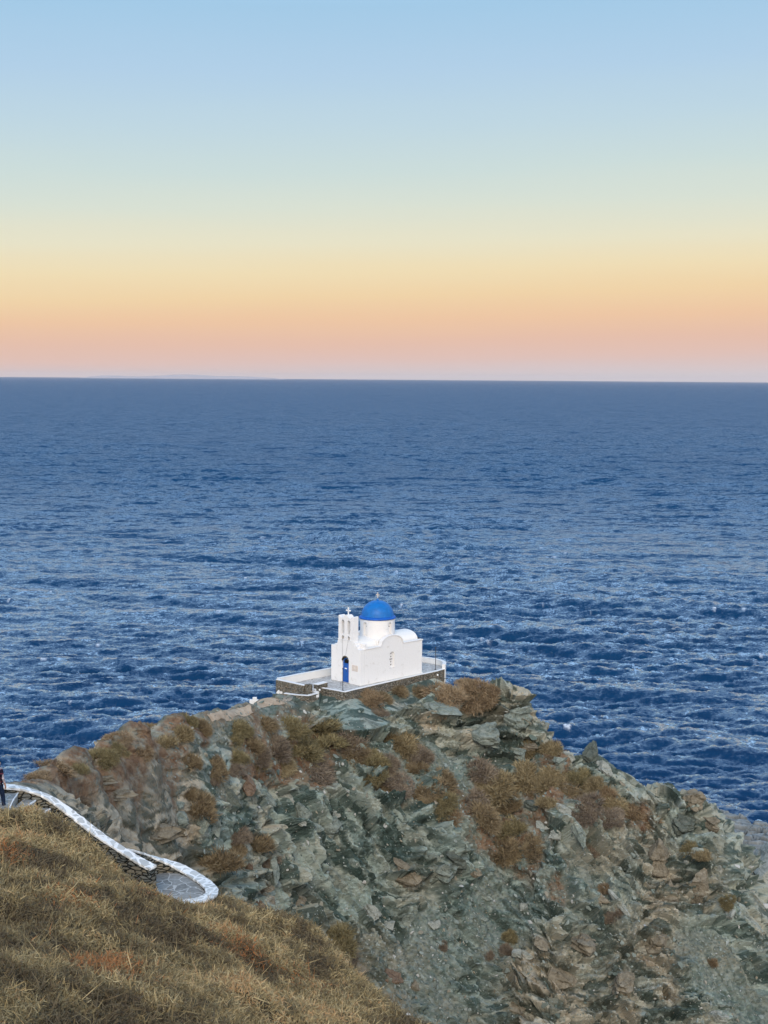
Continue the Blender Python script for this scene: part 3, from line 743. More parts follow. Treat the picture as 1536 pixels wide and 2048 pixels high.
def build_scrub():
    r = np.random.default_rng(19); N = 860000
    y = 15 + 34 * r.random(N) ** 0.9; x = r.uniform(-1, 1, N) * (y * 0.30 + 1.5)
    k = (x > -15.5) & (x < 6); x, y = x[k], y[k]
    e = 0.10
    z, m, pc = hill_z(x, y); zx = hill_z(x + e, y)[0]; zy = hill_z(x, y + e)[0]
    Nn = np.stack([-(zx - z) / e, -(zy - z) / e, np.ones_like(z)], 1); Nn /= np.linalg.norm(Nn, axis=1)[:, None]
    P = np.stack([x, y, z], 1)
    keep = (pc > 0.35 + 0.4 * r.random(len(x)))
    f = fbm(P / 1.1, 3, 91); g = fbm(P / 3.4, 2, 95); q = fbm(P / 0.35, 2, 97)
    hue = 0.31 + 0.34 * f + 0.20 * g + 0.32 * q + r.normal(size=len(x)) * 0.12 + 0.22 * (m - 0.30)  # mound tops paler, gaps darker: mound shading put into the twig colour
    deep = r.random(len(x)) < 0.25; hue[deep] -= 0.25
    hue = np.clip(hue, 0, 0.9)
    rp_ = np.array(at(205, 1925, 27)); red = np.exp(-((x - rp_[0]) ** 2 / 0.35 + (y - rp_[1]) ** 2 / 1.1)) > r.random(len(x)) * 1.2
    for ax, ay, ad, k_ in ((10, 1700, 38, .5), (300, 1830, 38, .4), (480, 1900, 36, .4), (140, 1820, 33, .35), (620, 1985, 36, .35)):
        w_ = np.array(at(ax, ay, ad)); red |= (k_ * np.exp(-((x - w_[0]) ** 2 / 0.3 + (y - w_[1]) ** 2 / 1.2)) > r.random(len(x)))
    hue[red] = 0.97 + 0.03 * r.random(red.sum())
    P, Nn, hue, y, m, deep, q = P[keep], Nn[keep], hue[keep], y[keep], m[keep], deep[keep], q[keep]
    n = len(P)
    L = r.uniform(0.07, 0.21, n); long_ = r.random(n) < 0.025; L[long_] *= 2.6
    w = (0.0045 + 0.00026 * y) * r.uniform(0.6, 1.9, n); w[deep] *= 1.8
    lift = r.random(n) ** 1.3 * 0.24; lift[deep] *= 0.3
    P = P + Nn * (lift - 0.05 + 0.05 * q)[:, None]
    D = Nn * 0.30 + r.normal(size=(n, 3)) * 0.62
    D /= np.linalg.norm(D, axis=1)[:, None]
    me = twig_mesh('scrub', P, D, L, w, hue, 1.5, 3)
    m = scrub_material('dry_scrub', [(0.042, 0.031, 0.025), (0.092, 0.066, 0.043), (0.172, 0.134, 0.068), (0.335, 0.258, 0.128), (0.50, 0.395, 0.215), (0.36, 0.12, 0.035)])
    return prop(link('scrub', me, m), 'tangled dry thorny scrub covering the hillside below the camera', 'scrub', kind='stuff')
scrub = build_scrub()

# ---- stepped path
def flagstones(name, sc=1.7, joint=(0.74, 0.74, 0.72), stone=((0.16, 0.18, 0.19), (0.34, 0.36, 0.36)), w=0.035, st=(1, 1, 1)):
    n = NT(name, 0.85, 0.2); pos = n.map(n.tc.outputs['Object'], st)
    wv = n.t.nodes.new('ShaderNodeVectorMath'); wv.operation = 'ADD'; n.L(pos, wv.inputs[0])
    nz = n.t.nodes.new('ShaderNodeTexNoise'); n.L(pos, nz.inputs['Vector']); nz.inputs['Scale'].default_value = 2.5
    sc_ = n.t.nodes.new('ShaderNodeVectorMath'); sc_.operation = 'SCALE'; n.L(nz.outputs['Color'], sc_.inputs[0]); sc_.inputs['Scale'].default_value = 0.22
    n.L(sc_.outputs[0], wv.inputs[1])
    ed = n.vor(wv.outputs[0], sc, 'DISTANCE_TO_EDGE'); cid = n.vor(wv.outputs[0], sc, 'F1', 'Color')
    s = n.t.nodes.new('ShaderNodeSeparateColor'); n.L(cid, s.inputs[0])
    c = n.mix(s.outputs[0], stone[0], stone[1]); c = n.mix(n.rng(n.noise(pos, 7, 5, .7), .3, .7, 0, .4), c, (0.42, 0.42, 0.40))
    j = n.rng(ed, w * sc * 1.15, w * sc * 0.75)
    c = n.mix(j, c, joint)
    return n.done(c, n.bump(n.math('ADD', n.rng(ed, 0, w * sc * 2), n.math('MULTIPLY', n.noise(pos, 12, 4), .3)), 0.5, 0.02))
def rubble_wall(name, a=(0.060, 0.066, 0.060), b=(0.19, 0.19, 0.165), tint=(0.20, 0.165, 0.11), flat=2.6, sc=3.6, lime=None):
    n = NT(name, 0.95, 0.1); pos = n.map(n.tc.outputs['Object'], (1, 1, flat))
    ed = n.vor(pos, sc, 'DISTANCE_TO_EDGE'); cid = n.vor(pos, sc, 'F1', 'Color')
    s = n.t.nodes.new('ShaderNodeSeparateColor'); n.L(cid, s.inputs[0])
    c = n.mix(s.outputs[0], a, b); c = n.mix(n.rng(s.outputs[1], .55, .8), c, tint)
    c = n.mix(n.rng(n.noise(pos, 9, 4, .7), .3, .75, 0, .45), c, (0.25, 0.25, 0.22))
    c = n.mix(n.rng(ed, .10, .03), c, lime or (0.02, 0.021, 0.018))
    return n.done(c, n.bump(n.math('ADD', n.rng(ed, 0, .16), n.math('MULTIPLY', s.outputs[2], .5)), 1.0, 0.07))
def whitewash(name, base=(0.70, 0.70, 0.69), dirt=(0.60, 0.58, 0.54), amount=0.5):
    n = NT(name, 0.88, 0.2); pos = n.tc.outputs['Object']
    d = n.rng(n.noise(pos, 1.7, 6, .7, .4), .55, .78, 0, amount); sp = n.rng(n.noise(pos, 11, 3, .6), .66, .74, 0, .35)
    c = n.mix(d, base, dirt); c = n.mix(sp, c, (0.66, 0.65, 0.62))
    h = n.math('ADD', n.noise(pos, 5.5, 4, .6), n.math('MULTIPLY', n.noise(pos, 22, 3, .6), .35))
    return n.done(c, n.bump(h, 0.55, 0.05))
M_flag = flagstones('path_flagstones', 2.1, (0.46, 0.45, 0.42), ((0.140, 0.137, 0.124), (0.265, 0.257, 0.235)), 0.016)
M_cap = flagstones('whitewashed_coping', 2.9, (0.80, 0.785, 0.75), ((0.44, 0.435, 0.41), (0.62, 0.61, 0.575)), 0.045)
M_dry = rubble_wall('dry_stone')
M_white = whitewash('whitewash')

def spline(pts, per=8):
    pts = [Vector(p) for p in pts]; out = []
    q = [pts[0] * 2 - pts[1]] + pts + [pts[-1] * 2 - pts[-2]]
    for i in range(1, len(q) - 2):
        for k in range(per):
            t = k / per; a, b, c, d = q[i - 1:i + 3]
            out.append(0.5 * ((2 * b) + (c - a) * t + (2 * a - 5 * b + 4 * c - d) * t * t + (3 * b - a - 3 * c + d) * t ** 3))
    out.append(pts[-1]); return out
def sweep(bm, line, half, z0, z1, jit=0.0, seed=1):
    """wall of constant width along a line; z0, z1 are measured from the line's own height"""
    r = random.Random(seed); rows = []
    for i, p in enumerate(line):
        d = line[min(i + 1, len(line) - 1)] - line[max(i - 1, 0)]; d.z = 0; d.normalize(); s = Vector((-d.y, d.x, 0))
        j = lambda: r.uniform(-jit, jit)
        hw = half if not callable(half) else half(i / (len(line) - 1))
        lo = z0 if not callable(z0) else z0(i / (len(line) - 1))
        rows.append([bm.verts.new(p + s * (hw + j()) + Vector((0, 0, lo))), bm.verts.new(p + s * (hw + j()) + Vector((0, 0, z1 + j() * .5))),
                     bm.verts.new(p - s * (hw + j()) + Vector((0, 0, z1 + j() * .5))), bm.verts.new(p - s * (hw + j()) + Vector((0, 0, lo)))])
    for a, b in zip(rows, rows[1:]):
        for k in range(4): bm.faces.new((a[k], a[(k + 1) % 4], b[(k + 1) % 4], b[k]))
    bm.faces.new(rows[0]); bm.faces.new(list(reversed(rows[-1])))
def pz(px, py, d):
    return at(px, py, d)
def wall_thing(name, label, pts, half, height, cap_t=0.09, over=0.03, per=10, mat=None, cap=None, group=None, seed=1):
    line = spline(pts, per); c = line[len(line) // 2]
    t = thing(name, label, 'wall', (c.x, c.y, c.z - height), 0, group)
    loc = [p - Vector((c.x, c.y, c.z - height)) for p in line]
    b = bmesh.new(); sweep(b, loc, half, -height, -cap_t, 0.012, seed); bm_obj('stonework', b, mat or M_dry, t)
    b = bmesh.new(); sweep(b, loc, half + over, -cap_t + 0.003, 0.0, 0.018, seed + 9); bm_obj('coping', b, cap or M_cap, t, bevel=0.02)
    return t
wallA = [pz(-190, 1570, 48.3), pz(-90, 1566, 48.2), pz(15, 1571, 48.1), pz(60, 1579, 48.3), pz(100, 1595, 48.4), pz(150, 1630, 48.1), pz(200, 1669, 47.7), pz(240, 1695, 47.5), pz(275, 1717, 47.3), pz(306, 1734, 47.0)]
wall_thing('parapet_wall', 'low stone parapet with whitewashed coping descending from the walker to a blunt end beside the terrace', wallA, 0.18, 1.9, seed=3)
wallB = [pz(246, 1696, 47.95), pz(270, 1702, 48.9), pz(300, 1711, 49.8), pz(350, 1728, 50.1), pz(388, 1748, 49.5), pz(414, 1766, 48.5), pz(424, 1781, 47.5), pz(415, 1792, 46.7), pz(392, 1800, 46.35), pz(362, 1803, 46.25), pz(325, 1804, 46.2)]
wall_thing('parapet_wall', 'low stone parapet with whitewashed coping bending round the paved terrace', wallB, 0.19, 1.25, seed=5)
def build_path():
    """treads stepping down along the wall, then the level terrace inside the bend"""
    t = thing('stepped_path', 'grey flagstone path with white joints stepping down inside the parapets', 'path', tuple(PC[2]))
    o = PC[2]
    line = spline(PC, 6)
    n = 15; seglen = len(line) / n
    for i in range(n):
        a = line[int(i * seglen)]; b_ = line[min(int((i + 1) * seglen), len(line) - 1)]
        d = (b_ - a); d.z = 0; d.normalize(); s = Vector((-d.y, d.x, 0))
        b = bmesh.new(); z = a.z
        L, Rr = 1.05, 1.35
        q = [a + s * L, b_ + s * L + d * .05, b_ - s * Rr + d * .05, a - s * Rr]
        top = [b.verts.new(Vector((p.x, p.y, z)) - o) for p in q]; bot = [b.verts.new(Vector((p.x, p.y, z - 0.9)) - o) for p in q]
        b.faces.new(top); b.faces.new(list(reversed(bot)))
        for k in range(4): b.faces.new((top[k], top[(k + 1) % 4], bot[(k + 1) % 4], bot[k]))
        bm_obj('tread', b, M_flag, t)
        e = bmesh.new()
        sweep(e, spline([b_ + s * L + d * .06 + Vector((0, 0, z - b_.z + .004)) - o, b_ - s * 0.1 + d * (.02) + Vector((0, 0, z - b_.z + .004)) - o, b_ - s * Rr + d * .06 + Vector((0, 0, z - b_.z + .004)) - o], 6), 0.02, -0.04, 0.004, 0.008, i)
        bm_obj('white_nosing', e, M_white, t)
    b = bmesh.new()
    ring = [onz(a, c, 37.15) for a, c in [(262, 1762), (300, 1738), (352, 1742), (390, 1757), (413, 1772), (408, 1792), (380, 1800), (330, 1804), (300, 1790), (280, 1780)]]
    top = [b.verts.new(p - o) for p in ring]; bot = [b.verts.new(p - o - Vector((0, 0, 1.0))) for p in ring]
    b.faces.new(top); b.faces.new(list(reversed(bot)))
    for k in range(len(ring)): b.faces.new((top[k], top[(k + 1) % len(ring)], bot[(k + 1) % len(ring)], bot[k]))
    bm_obj('terrace', b, M_flag, t)
    return t
stepped_path = build_path()
# ================================================================== THE CHAPEL (local axes: X along the nave, Y along the front, Z up; the front looks along -X)
M_wash = whitewash('chapel_whitewash', (0.73, 0.72, 0.705), (0.46, 0.435, 0.39), 0.7)
M_roof = whitewash('roof_lime', (0.74, 0.73, 0.70), (0.55, 0.51, 0.45), 0.55)
def plain(name, col, rough=0.6, spec=0.3, var=0.0, metal=0.0, scale=6):
    n = NT(name, rough, spec); n.b.inputs['Metallic'].default_value = metal
    c = col
    if var:
        dk = tuple(x * (1 - var) for x in col); lt = tuple(min(1, x * (1 + var * .6)) for x in col)
        c = n.mix(n.rng(n.noise(n.tc.outputs['Object'], scale, 5, .65), .3, .7), dk, lt)
    return n.done(c, n.bump(n.noise(n.tc.outputs['Object'], 14, 4), .2, .02))
M_blue = plain('dome_blue_paint', (0.002, 0.130, 0.42), 0.5, 0.35, 0.16, scale=3)
M_lip = plain('dome_lip_paint', (0.004, 0.095, 0.42), 0.55, 0.3, 0.2)
M_door = plain('door_blue_paint', (0.006, 0.085, 0.36), 0.45, 0.4, 0.15)
M_dark = plain('dark_opening', (0.012, 0.012, 0.013), 0.9, 0.1)
M_iron = plain('dark_iron', (0.035, 0.035, 0.038), 0.6, 0.3, 0.2)
M_bronze = plain('bell_bronze', (0.050, 0.040, 0.025), 0.45, 0.5, 0.3)
M_marble = plain('marble_plaque', (0.62, 0.55, 0.49), 0.6, 0.3, 0.15)
M_arch = rubble_wall('door_arch_stone', (0.05, 0.055, 0.045), (0.15, 0.15, 0.12), (0.14, 0.11, 0.07), 1.0, 7.0)
M_white = whitewash('white_paint')

W, LN, HT = 3.46, 7.35, 2.92
corner = onz(720, 1372, Zc)
chapel = thing('chapel', 'small whitewashed chapel with blue dome and twin arched belfry on the headland', 'chapel', tuple(corner), R(45))
yx = lambda t: None
# front wall, with the doorway cut out
yc = W / 2
def front_profile():
    L_ = [(0, 0), (W, 0), (W, 2.98), (W - .42, 3.0)]
    for i in range(7):
        a = i / 6 * math.pi / 2; L_.append((W - .46 - .30 * math.sin(a), 3.05 + .34 * (1 - math.cos(a))))
    L_ += [(W - .80, 3.42), (yc + .92, 3.55), (yc - .92, 3.55), (.80, 3.47), (.62, 3.44), (.60, 3.24), (.36, 3.21), (.33, 3.01), (0, 2.96)]
    return L_
door_o = arch(yc + .02, 0.80, 0.02, 2.22, 12)
b = bmesh.new(); add_extrude(b, front_profile(), [door_o], lambda a, z, t: (t, a, z), 0.0, 0.5)
fr = bm_obj('front_wall', b, M_wash, chapel, bevel=0.03)
# side walls with a round gable where the cross vault ends, the near one with a window
XC = 3.68; RG = 1.28
def side_profile():
    P_ = [(0.5, 0), (LN - .35, 0), (LN - .35, HT - .03)]
    n = 16
    for i in range(n + 1):
        a = math.pi * i / n; P_.append((XC + RG * math.cos(a), HT - .02 + 0.78 * math.sin(a) ** 0.85))
    P_ += [(0.5, HT)]
    return P_
win = arch(XC + .02, 0.56, 1.02, 2.36, 10)
b = bmesh.new(); add_extrude(b, side_profile(), [win], lambda a, z, t: (a, t, z), 0.0, 0.4)
sidew = bm_obj('side_wall', b, M_wash, chapel, bevel=0.02)
b = bmesh.new(); add_extrude(b, side_profile(), [], lambda a, z, t: (a, t, z), W - .4, W)
bm_obj('side_wall', b, M_wash, chapel, bevel=0.02)
b = bmesh.new(); add_box(b, LN - .35, LN, 0, W, 0, HT - .01); bm_obj('rear_wall', b, M_wash, chapel, bevel=0.03)
# cornices run along the wall heads and over the gable
def cornice(side):
    pts = [(0.48, HT + .035)] + [(XC - RG - .06, HT + .03)] + [(XC - RG * math.cos(math.pi * i / 18), HT + .03 + 0.78 * math.sin(math.pi * i / 18) ** .85) for i in range(1, 18)] + [(XC + RG + .06, HT + .02), (LN + .03, HT - .0)]
    b = bmesh.new(); rows = []
    y0, y1 = (-.055, .30) if side == 0 else (W - .30, W + .055)
    for i, (x, z) in enumerate(pts):
        q0 = pts[max(i - 1, 0)]; q1 = pts[min(i + 1, len(pts) - 1)]
        d = Vector((q1[0] - q0[0], q1[1] - q0[1])).normalized(); nx, nz = -d.y * .045, d.x * .045
        rows.append([b.verts.new((x + nx, y0, z + nz)), b.verts.new((x + nx, y1, z + nz)), b.verts.new((x - nx, y1, z - nz)), b.verts.new((x - nx, y0, z - nz))])
    for p, q in zip(rows, rows[1:]):
        for k in range(4): b.faces.new((p[k], p[(k + 1) % 4], q[(k + 1) % 4], q[k]))
    b.faces.new(rows[0]); b.faces.new(list(reversed(rows[-1])))
    bm_obj('cornice', b, M_wash, chapel, bevel=0.015)
cornice(0); cornice(1)
b = bmesh.new(); add_box(b, .502, LN - .352, .402, W - .402, HT - .22, HT - .03); bm_obj('flat_roof', b, M_roof, chapel)
def vault(along_x):
    b = bmesh.new(); n = 18; rows = []
    for t in ((.45, LN - .06) if along_x else (.32, W - .32)):
        c = yc if along_x else XC
        row = []
        for i in range(n + 1):
            a = math.pi * i / n; s = RG * .98 * math.cos(a); z = HT - .06 + (0.76 if along_x else .74) * math.sin(a) ** .85
            row.append(b.verts.new((t, c + s, z) if along_x else (c + s, t, z)))
        rows.append(row)
    for i in range(n): b.faces.new((rows[0][i], rows[0][i + 1], rows[1][i + 1], rows[1][i]))
    b.faces.new(rows[0]); b.faces.new(rows[1])
    o = bm_obj('vault', b, M_roof, chapel, bevel=0.05)
vault(True); vault(False)
b = bmesh.new(); add_box(b, XC - 1.36, XC + 1.36, yc - 1.36, yc + 1.36, HT - .1, HT + .52)
bm_obj('drum_base', b, M_roof, chapel, bevel=0.06)
# drum with four blind round-headed niches
b = bmesh.new(); add_lathe(b, [(0, HT + .3), (1.47, HT + .3), (1.46, 5.02), (0, 5.02)], 72, (XC, yc))
drum = bm_obj('drum', b, M_wash, chapel)
b = bmesh.new()
for k in range(4):
    a = k * math.pi / 2; ca, sa = math.cos(a), math.sin(a)
    add_extrude(b, arch(0, .40, 3.62, 4.78, 10), [], lambda u, z, t, ca=ca, sa=sa: (XC + ca * t - sa * u, yc + sa * t + ca * u, z), 1.30, 1.8)
cut = bm_obj('cut', b, None, chapel); boolean(drum, cut); drum.data.materials.clear(); drum.data.materials.append(M_wash)
mb = drum.modifiers.new('bevel', 'BEVEL'); mb.width = .02; mb.segments = 2; mb.limit_method = 'ANGLE'; mb.angle_limit = R(40)
for k in range(4):
    a = k * math.pi / 2; ca, sa = math.cos(a), math.sin(a); b = bmesh.new()
    add_lathe(b, [(0, 4.40), (.035, 4.40), (.035, 4.47), (0, 4.47)], 8, (XC + ca * 1.302 - sa * .06, yc + sa * 1.302 + ca * .06))
    bm_obj('vent', b, M_dark, drum)
# dome
prof = [(1.40, 5.0), (1.535, 5.0), (1.555, 5.05), (1.535, 5.11), (1.46, 5.17)]
b = bmesh.new(); add_lathe(b, prof + [(1.38, 5.22), (1.30, 5.16)], 72, (XC, yc))
lip = bm_obj('dome_lip', b, M_lip, chapel, True)
prof = [(1.385, 5.19)] + [(1.36 * math.cos(math.pi / 2 * i / 22) ** .97, 5.22 + 1.26 * math.sin(math.pi / 2 * i / 22)) for i in range(1, 22)] + [(.05, 6.50), (0, 6.52)]
b = bmesh.new(); add_lathe(b, prof, 72, (XC, yc)); dome = bm_obj('dome', b, M_blue, chapel, True)
b = bmesh.new(); add_lathe(b, [(0, 6.46), (.10, 6.47), (.09, 6.54), (.04, 6.60), (.03, 6.68), (0, 6.70)], 16, (XC, yc))
bm_obj('finial', b, M_blue, dome, True)
def cross(name, x, y, z, h, parent, mat):
    b = bmesh.new(); t = .045 * h / .5
    add_box(b, x - t * .6, x + t * .6, y - t, y + t, z, z + h)
    w = h * .34
    add_box(b, x - t * .55, x + t * .55, y - w, y - t, z + h * .56, z + h * .56 + 2 * t); add_box(b, x - t * .55, x + t * .55, y + t, y + w, z + h * .56, z + h * .56 + 2 * t)
    for yy, zz in ((y - w, z + h * .56 + t), (y + w, z + h * .56 + t), (y, z + h)):
        add_lathe(b, [(0, zz - t * 1.7), (t * 1.5, zz - t * .6), (t * 1.5, zz + t * .6), (0, zz + t * 1.7)], 8, (x, yy))
    return bm_obj(name, b, mat, parent)
cross('cross', XC, yc, 6.66, .42, dome, plain('faded_cross_paint', (.55, .50, .44), .7, .2))
# belfry wall with two tall openings over two small ones
def belfry_profile():
    P_ = [(yc + .885, 3.5), (yc + .875, 5.50), (yc + .86, 5.56), (yc + .74, 5.56), (yc + .70, 5.50), (yc + .52, 5.40), (yc + .40, 5.38)]
    for i in range(9):
        a = math.pi * i / 8; P_.append((yc + .33 * math.cos(a), 5.40 + .26 * math.sin(a)))
    P_ += [(yc - .40, 5.38), (yc - .52, 5.40), (yc - .70, 5.50), (yc - .74, 5.56), (yc - .86, 5.56), (yc - .875, 5.50), (yc - .885, 3.5)]
    return P_
op = [arch(yc + .355, .34, 4.06, 5.22, 10), arch(yc - .355, .34, 4.06, 5.22, 10), arch(yc + .355, .29, 3.60, 3.91, 8), arch(yc - .355, .29, 3.60, 3.91, 8)]
b = bmesh.new(); add_extrude(b, belfry_profile(), op, lambda a, z, t: (t, a, z), 0.012, 0.60)
bel = bm_obj('belfry', b, M_wash, chapel, bevel=0.025)
b = bmesh.new(); add_box(b, -.03, .03, yc - .90, yc + .90, 3.545, 3.585); bm_obj('string_course', b, M_wash, bel, bevel=.01)
cross('cross', .30, yc, 5.62, .56, bel, M_white)
for s in (-1, 1):
    b = bmesh.new(); add_lathe(b, [(0, 4.98), (.03, 4.97), (.055, 4.92), (.065, 4.82), (.10, 4.72), (.095, 4.70), (0, 4.72)], 16, (.30, yc + s * .355))
    bell = bm_obj('bell', b, M_bronze, bel, True)
    b = bmesh.new(); add_tube(b, [(.30, yc + s * .355 - .16, 5.0), (.30, yc + s * .355 + .16, 5.0)], .018); bm_obj('yoke', b, M_iron, bell)
    b = bmesh.new(); add_tube(b, [(.30, yc + s * .355, 4.72), (.05, yc + s * (.355 if s > 0 else .30), 4.10), (-.035, yc + s * .35, 3.6), (-.035, yc + s * (.34 if s > 0 else .05), 2.30 if s < 0 else 1.7)], .007, 5)
    bm_obj('bell_rope', b, M_iron, bell)
# steps of the shoulder on the side wall end
for x1, z0, z1, y1 in ((.86, 2.94, 3.17, .42), (.72, 3.17, 3.40, .66)):
    b = bmesh.new(); add_box(b, .498, x1, .012, y1, z0, z1); bm_obj('shoulder_step', b, M_wash, chapel, bevel=.03)
# door: stone arch in the reveal, blue leaf, fanlight, notice
b = bmesh.new()
rim_o = arch(yc + .02, .86, 1.15, 2.25, 14)[2:]; rim_i = arch(yc + .02, .66, 1.15, 2.15, 14)[2:]
add_extrude(b, rim_o + list(reversed(rim_i)), [], lambda a, z, t: (t, a, z), -0.018, 0.126)
bm_obj('door_arch', b, M_arch, fr)
door = bmesh.new(); add_extrude(door, arch(yc + .02, .80, 0.03, 2.05, 12), [], lambda a, z, t: (t, a, z), 0.13, 0.18)
door = bm_obj('door', door, M_door, fr)
b = bmesh.new()
for y0, y1, z0, z1 in ((yc - .30, yc - .01, .18, .82), (yc + .05, yc + .34, .18, .82), (yc - .30, yc - .01, .95, 1.55), (yc + .05, yc + .34, .95, 1.55)):
    add_box(b, .115, .132, y0, y1, z0, z1)
bm_obj('door_panel', b, M_door, door, bevel=.01)
b = bmesh.new(); add_box(b, .105, .114, yc - .05, yc + .20, 1.12, 1.21); bm_obj('notice', b, plain('notice_white', (.75, .77, .78), .5), door)
b = bmesh.new(); add_box(b, .09, .114, yc - .04, yc + .0, .92, 1.02); bm_obj('handle', b, M_iron, door)
b = bmesh.new(); add_extrude(b, arch(yc + .02, .46, 1.62, 1.98, 8), [], lambda a, z, t: (t, a, z), 0.105, 0.128); bm_obj('fanlight', b, M_dark, door)
b = bmesh.new(); add_box(b, -.10, .05, yc - .5, yc + .5, 0.0, .05); bm_obj('door_step', b, plain('grey_step', (.34, .33, .31), .8, .2, .2), fr, bevel=.01)
b = bmesh.new(); add_box(b, -.03, .02, .28, .94, 1.14, 1.62); pq = bm_obj('plaque', b, M_marble, fr, bevel=.008)
b = bmesh.new()
for z0, z1 in ((1.16, 1.175), (1.585, 1.60)): add_box(b, -.036, -.0295, .31, .91, z0, z1)
for y0 in (.31, .895): add_box(b, -.036, -.0295, y0, y0 + .015, 1.175, 1.585)
bm_obj('plaque_border', b, plain('plaque_border_stone', (.50, .42, .36), .7), pq)
# window: white slab set deep in the niche, pierced by a cross of dark holes
holes = []
def disc(x, z, r=.055): return [(x + r * math.cos(2 * math.pi * i / 12), z + r * math.sin(2 * math.pi * i / 12)) for i in range(12)]
xw = XC + .0
for x, z in ((xw, 2.18), (xw, 1.93), (xw - .105, 1.71), (xw, 1.71), (xw + .105, 1.71), (xw, 1.49), (xw, 1.25)): holes.append(disc(x, z, .070))
b = bmesh.new(); add_extrude(b, arch(XC + .02, .56, 1.02, 2.36, 10), holes, lambda a, z, t: (a, t, z), .11, .15)
slab = bm_obj('window_slab', b, M_wash, sidew)
b = bmesh.new(); add_extrude(b, arch(XC + .02, .55, 1.03, 2.35, 10), [], lambda a, z, t: (a, t, z), .165, .185); bm_obj('window_dark', b, M_dark, slab)
b = bmesh.new(); add_box(b, XC - .28, XC + .32, -.035, .085, .985, 1.018); bm_obj('window_sill', b, M_wash, sidew, bevel=.01)
b = bmesh.new(); add_tube(b, [(LN + .06, .3, HT + .05), (LN + .06, W - .3, HT + .05)], .06, 8); bm_obj('gutter', b, M_iron, chapel)
b = bmesh.new(); add_box(b, -.04, LN + .03, -.05, -.003, 0.0, .10); bm_obj('plinth', b, M_roof, chapel, bevel=.02)

# ================================================================== THE COURT round the chapel
M_pave = flagstones('court_paving', 2.6, (0.52, 0.51, 0.49), ((0.26, 0.24, 0.22), (0.46, 0.44, 0.41)), 0.03)
M_ret = rubble_wall('retaining_stone', (0.13, 0.115, 0.090), (0.26, 0.240, 0.195), (0.25, 0.20, 0.14), 1.9, 4.2, (0.075, 0.068, 0.055))
court = [zz(*q) for q in COURT]
o0 = zz(768, 700)
t = thing('paved_court', 'grey flagged court with rough stone retaining sides under the chapel', 'terrace', tuple(o0))
b = bmesh.new(); top = [b.verts.new(p - o0) for p in court]; bot = [b.verts.new(p - o0 - Vector((0, 0, 1.7))) for p in court]
b.faces.new(top); b.faces.new(list(reversed(bot)))
for i in range(len(court)): b.faces.new((top[i], top[(i + 1) % len(court)], bot[(i + 1) % len(court)], bot[i]))
ft = bm_obj('paving', b, M_pave, t)
def low_wall(name, label, pts, half, top, bottom, cat='wall', per=6, body=M_ret, cap=None, capt=.05, over=.02, straight=False, group=None):
    """pts on the court floor; top and bottom measured from it"""
    if straight:
        line = []
        for p, q in zip(pts, pts[1:]): line += [p.lerp(q, k / per) for k in range(per)]
        line.append(pts[-1])
    else: line = spline(pts, per)
    c = line[len(line) // 2].copy(); t = thing(name, label, cat, tuple(c), 0, group)
    loc = [p - c for p in line]
    b = bmesh.new(); sweep(b, loc, half, bottom, top - capt, .012, 3); bm_obj('stonework', b, body, t)
    b = bmesh.new(); sweep(b, loc, half + over, top - capt + .003, top, .012, 4); bm_obj('coping', b, cap or M_white, t, bevel=.015)
    return t
low_wall('retaining_wall', 'dark rubble retaining wall with a thin white edge running under the chapel front and long side', [zz(462, 752), zz(560, 769), zz(650, 786), zz(768, 757), zz(1000, 704), zz(1240, 650), zz(1350, 626), zz(1408, 610)], .13, .07, -2.3, straight=True, over=.01)
low_wall('parapet_wall', 'whitewashed curved parapet behind the far right corner of the chapel', [zz(1150, 560), zz(1240, 552), zz(1330, 563), zz(1390, 577), zz(1416, 594), zz(1410, 611)], .14, .46, -1.2, body=M_white)
low_wall('parapet_wall', 'long whitewashed parapet at the back left of the chapel court, seen over the paving', [zz(138, 731), zz(300, 698), zz(540, 652), zz(760, 614)], .14, .60, -1.2, body=M_white, straight=True)
low_wall('court_wall', 'rubble court wall with white coping facing the footpath, left of the entrance', [zz(132, 737), zz(240, 761), zz(345, 784)], .15, .58, -1.6, straight=True)
low_wall('gate_pier', 'squat dark stone pier at the left of the court entrance', [zz(352, 786), zz(392, 780)], .20, .62, -1.2, cat='pier', straight=True, body=M_ret, cap=M_ret)
low_wall('court_wall', 'short dark stone wall with a white top at the right of the court entrance', [zz(428, 762), zz(504, 742)], .22, .42, -.6, straight=True, capt=.06)
low_wall('step_wall', 'white edged lower stone ledge below the court entrance', [zz(188, 788, Zc - .1), zz(280, 800, Zc - .1), zz(368, 806, Zc - .1), zz(440, 788, Zc - .1)], .14, -.02, -1.3, straight=True)
t = thing('entrance_steps', 'pale steps through the gap in the court wall', 'steps', tuple(zz(410, 770)))
for i in range(3):
    a, c = zz(396, 756 + i * 11, Zc - .0), zz(424, 751 + i * 11, Zc)
    b = bmesh.new(); d = (c - a).normalized(); s = Vector((d.y, -d.x, 0)); q0 = zz(410, 770)
    z1 = .03 - .13 * i
    qs = [a, c, c + s * .5, a + s * .5]
    tp = [b.verts.new(Vector((p.x - q0.x, p.y - q0.y, z1))) for p in qs]; bt = [b.verts.new(Vector((p.x - q0.x, p.y - q0.y, -.45))) for p in qs]
    b.faces.new(tp); b.faces.new(bt)
    for k in range(4): b.faces.new((tp[k], tp[(k + 1) % 4], bt[(k + 1) % 4], bt[k]))
    bm_obj('step', b, M_white, t, bevel=.015)
